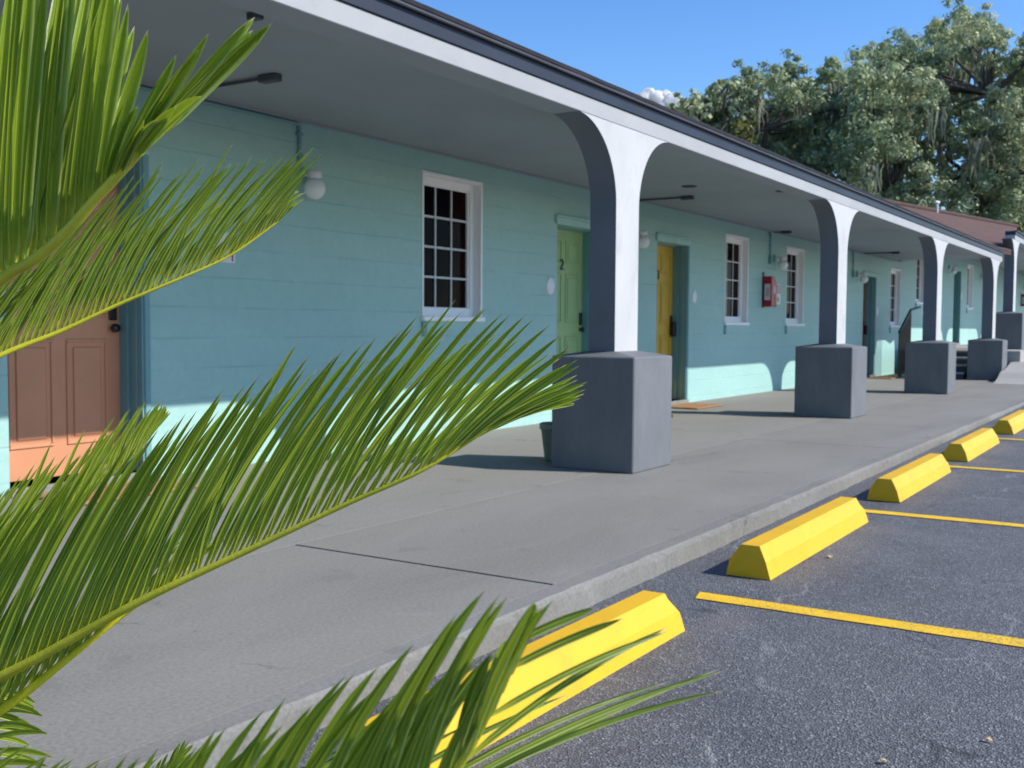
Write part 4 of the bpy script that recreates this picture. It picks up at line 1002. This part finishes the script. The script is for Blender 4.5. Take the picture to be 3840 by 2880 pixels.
# pale narrow frond behind, in front of the door
frond([CX, (-500, 1560, 1.15), (-250, 1380, 1.35), (-80, 1262, 1.46), (38, 1180, 1.52), (160, 1090, 1.56), (286, 988, 1.60), (336, 925, 1.62)], (.0095, .0012),
      [dict(byx=1, w=.0052, tone=.95, fold=.8, n=(.6, .5, -.6), k=[(-500, 130, -190, 0, -14, -10), (-80, 128, -225, 0, -16, -10), (38, 112, -205, 0, -14, -10), (160, 92, -182, 0, -12, -8), (286, 62, -118, 0, -8, -6), (336, 16, -46, 0, 0, 0)]),
       dict(byx=1, w=.0050, tone=.7, ph=.5, n=(.2, .4, -1), k=[(-500, 170, -150, .04, -10, -14), (-80, 165, -165, .05, -12, -16), (38, 150, -160, .05, -12, -14), (160, 122, -150, .04, -10, -12), (286, 76, -95, .03, -6, -8), (336, 24, -42, 0, 0, 0)])],
      105, spacing=.0075, t0=.14, rmat='rachis_g', label='pale narrow frond in the shade of the others')
# close frond across the bottom
frond([CX, (-420, 1985, .68), (-60, 2080, .54), (200, 2060, .49), (400, 1990, .46), (620, 1900, .435), (800, 1812, .42), (920, 1735, .412), (1000, 1645, .408), (1060, 1530, .404), (1127, 1370, .40)], (.0062, .0012),
      [dict(byx=1, w=.0048, tone=.46, fold=1.1, n=(.3, .1, -.95), jit=.045, k=[(-200, 180, -420, -.03, -60, -24), (200, 180, -440, -.03, -64, -26), (400, 190, -450, -.03, -66, -30), (620, 262, -470, -.03, -66, -34), (800, 232, -506, -.03, -66, -30), (920, 210, -455, -.03, -50, -24), (1000, 166, -342, -.03, -34, -18), (1060, 96, -196, -.02, -16, -12), (1127, 34, -72, 0, 0, 0)]),
       dict(byx=1, w=.0031, tone=.0, fold=.9, n=(-.3, -.2, -1), ph=.3, jit=.03, sp=2.2, k=[(-200, 420, -400, .05, -20, -60), (400, 560, -420, .05, -20, -60), (620, 760, -420, .05, -10, -76), (800, 790, -330, .05, 0, -70), (900, 716, -240, .05, 0, -66), (945, 606, -306, .05, 0, -60), (990, 470, -290, .04, 0, -50), (1040, 430, -205, .03, 0, -44), (1066, 326, -178, .02, 0, -30), (1100, 230, -110, .01, 0, -20), (1127, 150, -62, 0, 0, -8)]),
       dict(byx=1, w=.0054, tone=.42, fold=.8, n=(.4, .5, -.8), ph=.7, jit=.07, sp=1.5, k=[(-200, 240, -400, .0, -56, -30), (300, 250, -430, -.01, -60, -30), (600, 300, -450, -.01, -60, -30), (800, 250, -440, -.01, -56, -30), (930, 150, -330, 0, -36, -20), (1040, 60, -170, 0, -14, -12), (1127, 20, -52, 0, 0, 0)])],
      106, spacing=.0094, t0=.2, label='blurred close frond along the bottom')
# small fronds low at the left and bottom edges
frond([CX, (-520, 1850, 1.05), (-300, 1800, 1.1), (-160, 1740, 1.13), (-80, 1660, 1.15), (-50, 1570, 1.16), (-30, 1500, 1.16)], (.0075, .0012),
      [dict(w=.0078, tone=.45, n=(-.2, .7, -.6), k=[(0, 200, -20, 0, 0, -26), (.6, 215, -24, -.05, 0, -34), (.85, 170, -6, -.05, 0, -34), (1, 100, 20, -.03, 0, -22)]),
       dict(w=.0070, tone=.6, ph=.5, n=(.3, .5, -.8), k=[(0, 190, 10, .04, 0, -20), (.6, 220, 12, .02, 0, -30), (1, 90, 30, 0, 0, -16)])],
      107, spacing=.014, t0=.35, label='small low frond at the left edge')
frond([CX, (-420, 1900, 1.1), (-80, 1920, 1.2), (160, 1850, 1.24), (290, 1760, 1.26), (350, 1690, 1.27), (385, 1640, 1.28)], (.007, .0011),
      [dict(w=.0056, tone=.5, n=(-.4, .3, -1), k=[(0, 70, -150, 0, -10, -10), (.85, 52, -110, 0, -8, -8), (1, 16, -44, 0, 0, 0)]),
       dict(w=.0056, tone=.5, ph=.5, n=(.4, .2, -1), k=[(0, 110, -100, .03, -6, -12), (.85, 84, -76, .03, -6, -10), (1, 30, -32, 0, 0, 0)])],
      108, spacing=.010, t0=.3, label='small frond tip at the bottom edge')
# the rest of the crown, out of the photo's view
for i, (tx, ty, td, mx, my, md) in enumerate(((-2300, 300, 1.2, -1500, 500, 1.1), (-2700, 1300, 1.0, -1700, 1000, 1.0), (-1500, -250, 1.6, -1150, 500, 1.3), (-950, -50, 2.0, -880, 600, 1.5), (-2300, 2300, .75, -1600, 1500, .85), (-560, 560, 2.3, -640, 900, 1.7), (-1750, 900, 2.0, -1250, 900, 1.6))):
    frond([CX, ((mx + CX[0]) / 2, (my + CX[1]) / 2 - 80, (md + 1) / 2), (mx, my, md), ((mx + tx) / 2, (my + ty) / 2 - 60, (md + td) / 2), (tx, ty, td)], (.0085, .0012),
          [dict(w=.007, tone=.5, k=[(0, -40, -260, 0, -20, -10), (.8, -60, -220, 0, -16, -8), (1, -40, -60, 0, 0, 0)]),
           dict(w=.007, tone=.5, ph=.5, k=[(0, -190, -160, .05, -10, -20), (.8, -170, -120, .04, -8, -16), (1, -60, -20, 0, 0, 0)])],
          200 + i, spacing=.016, t0=.2)
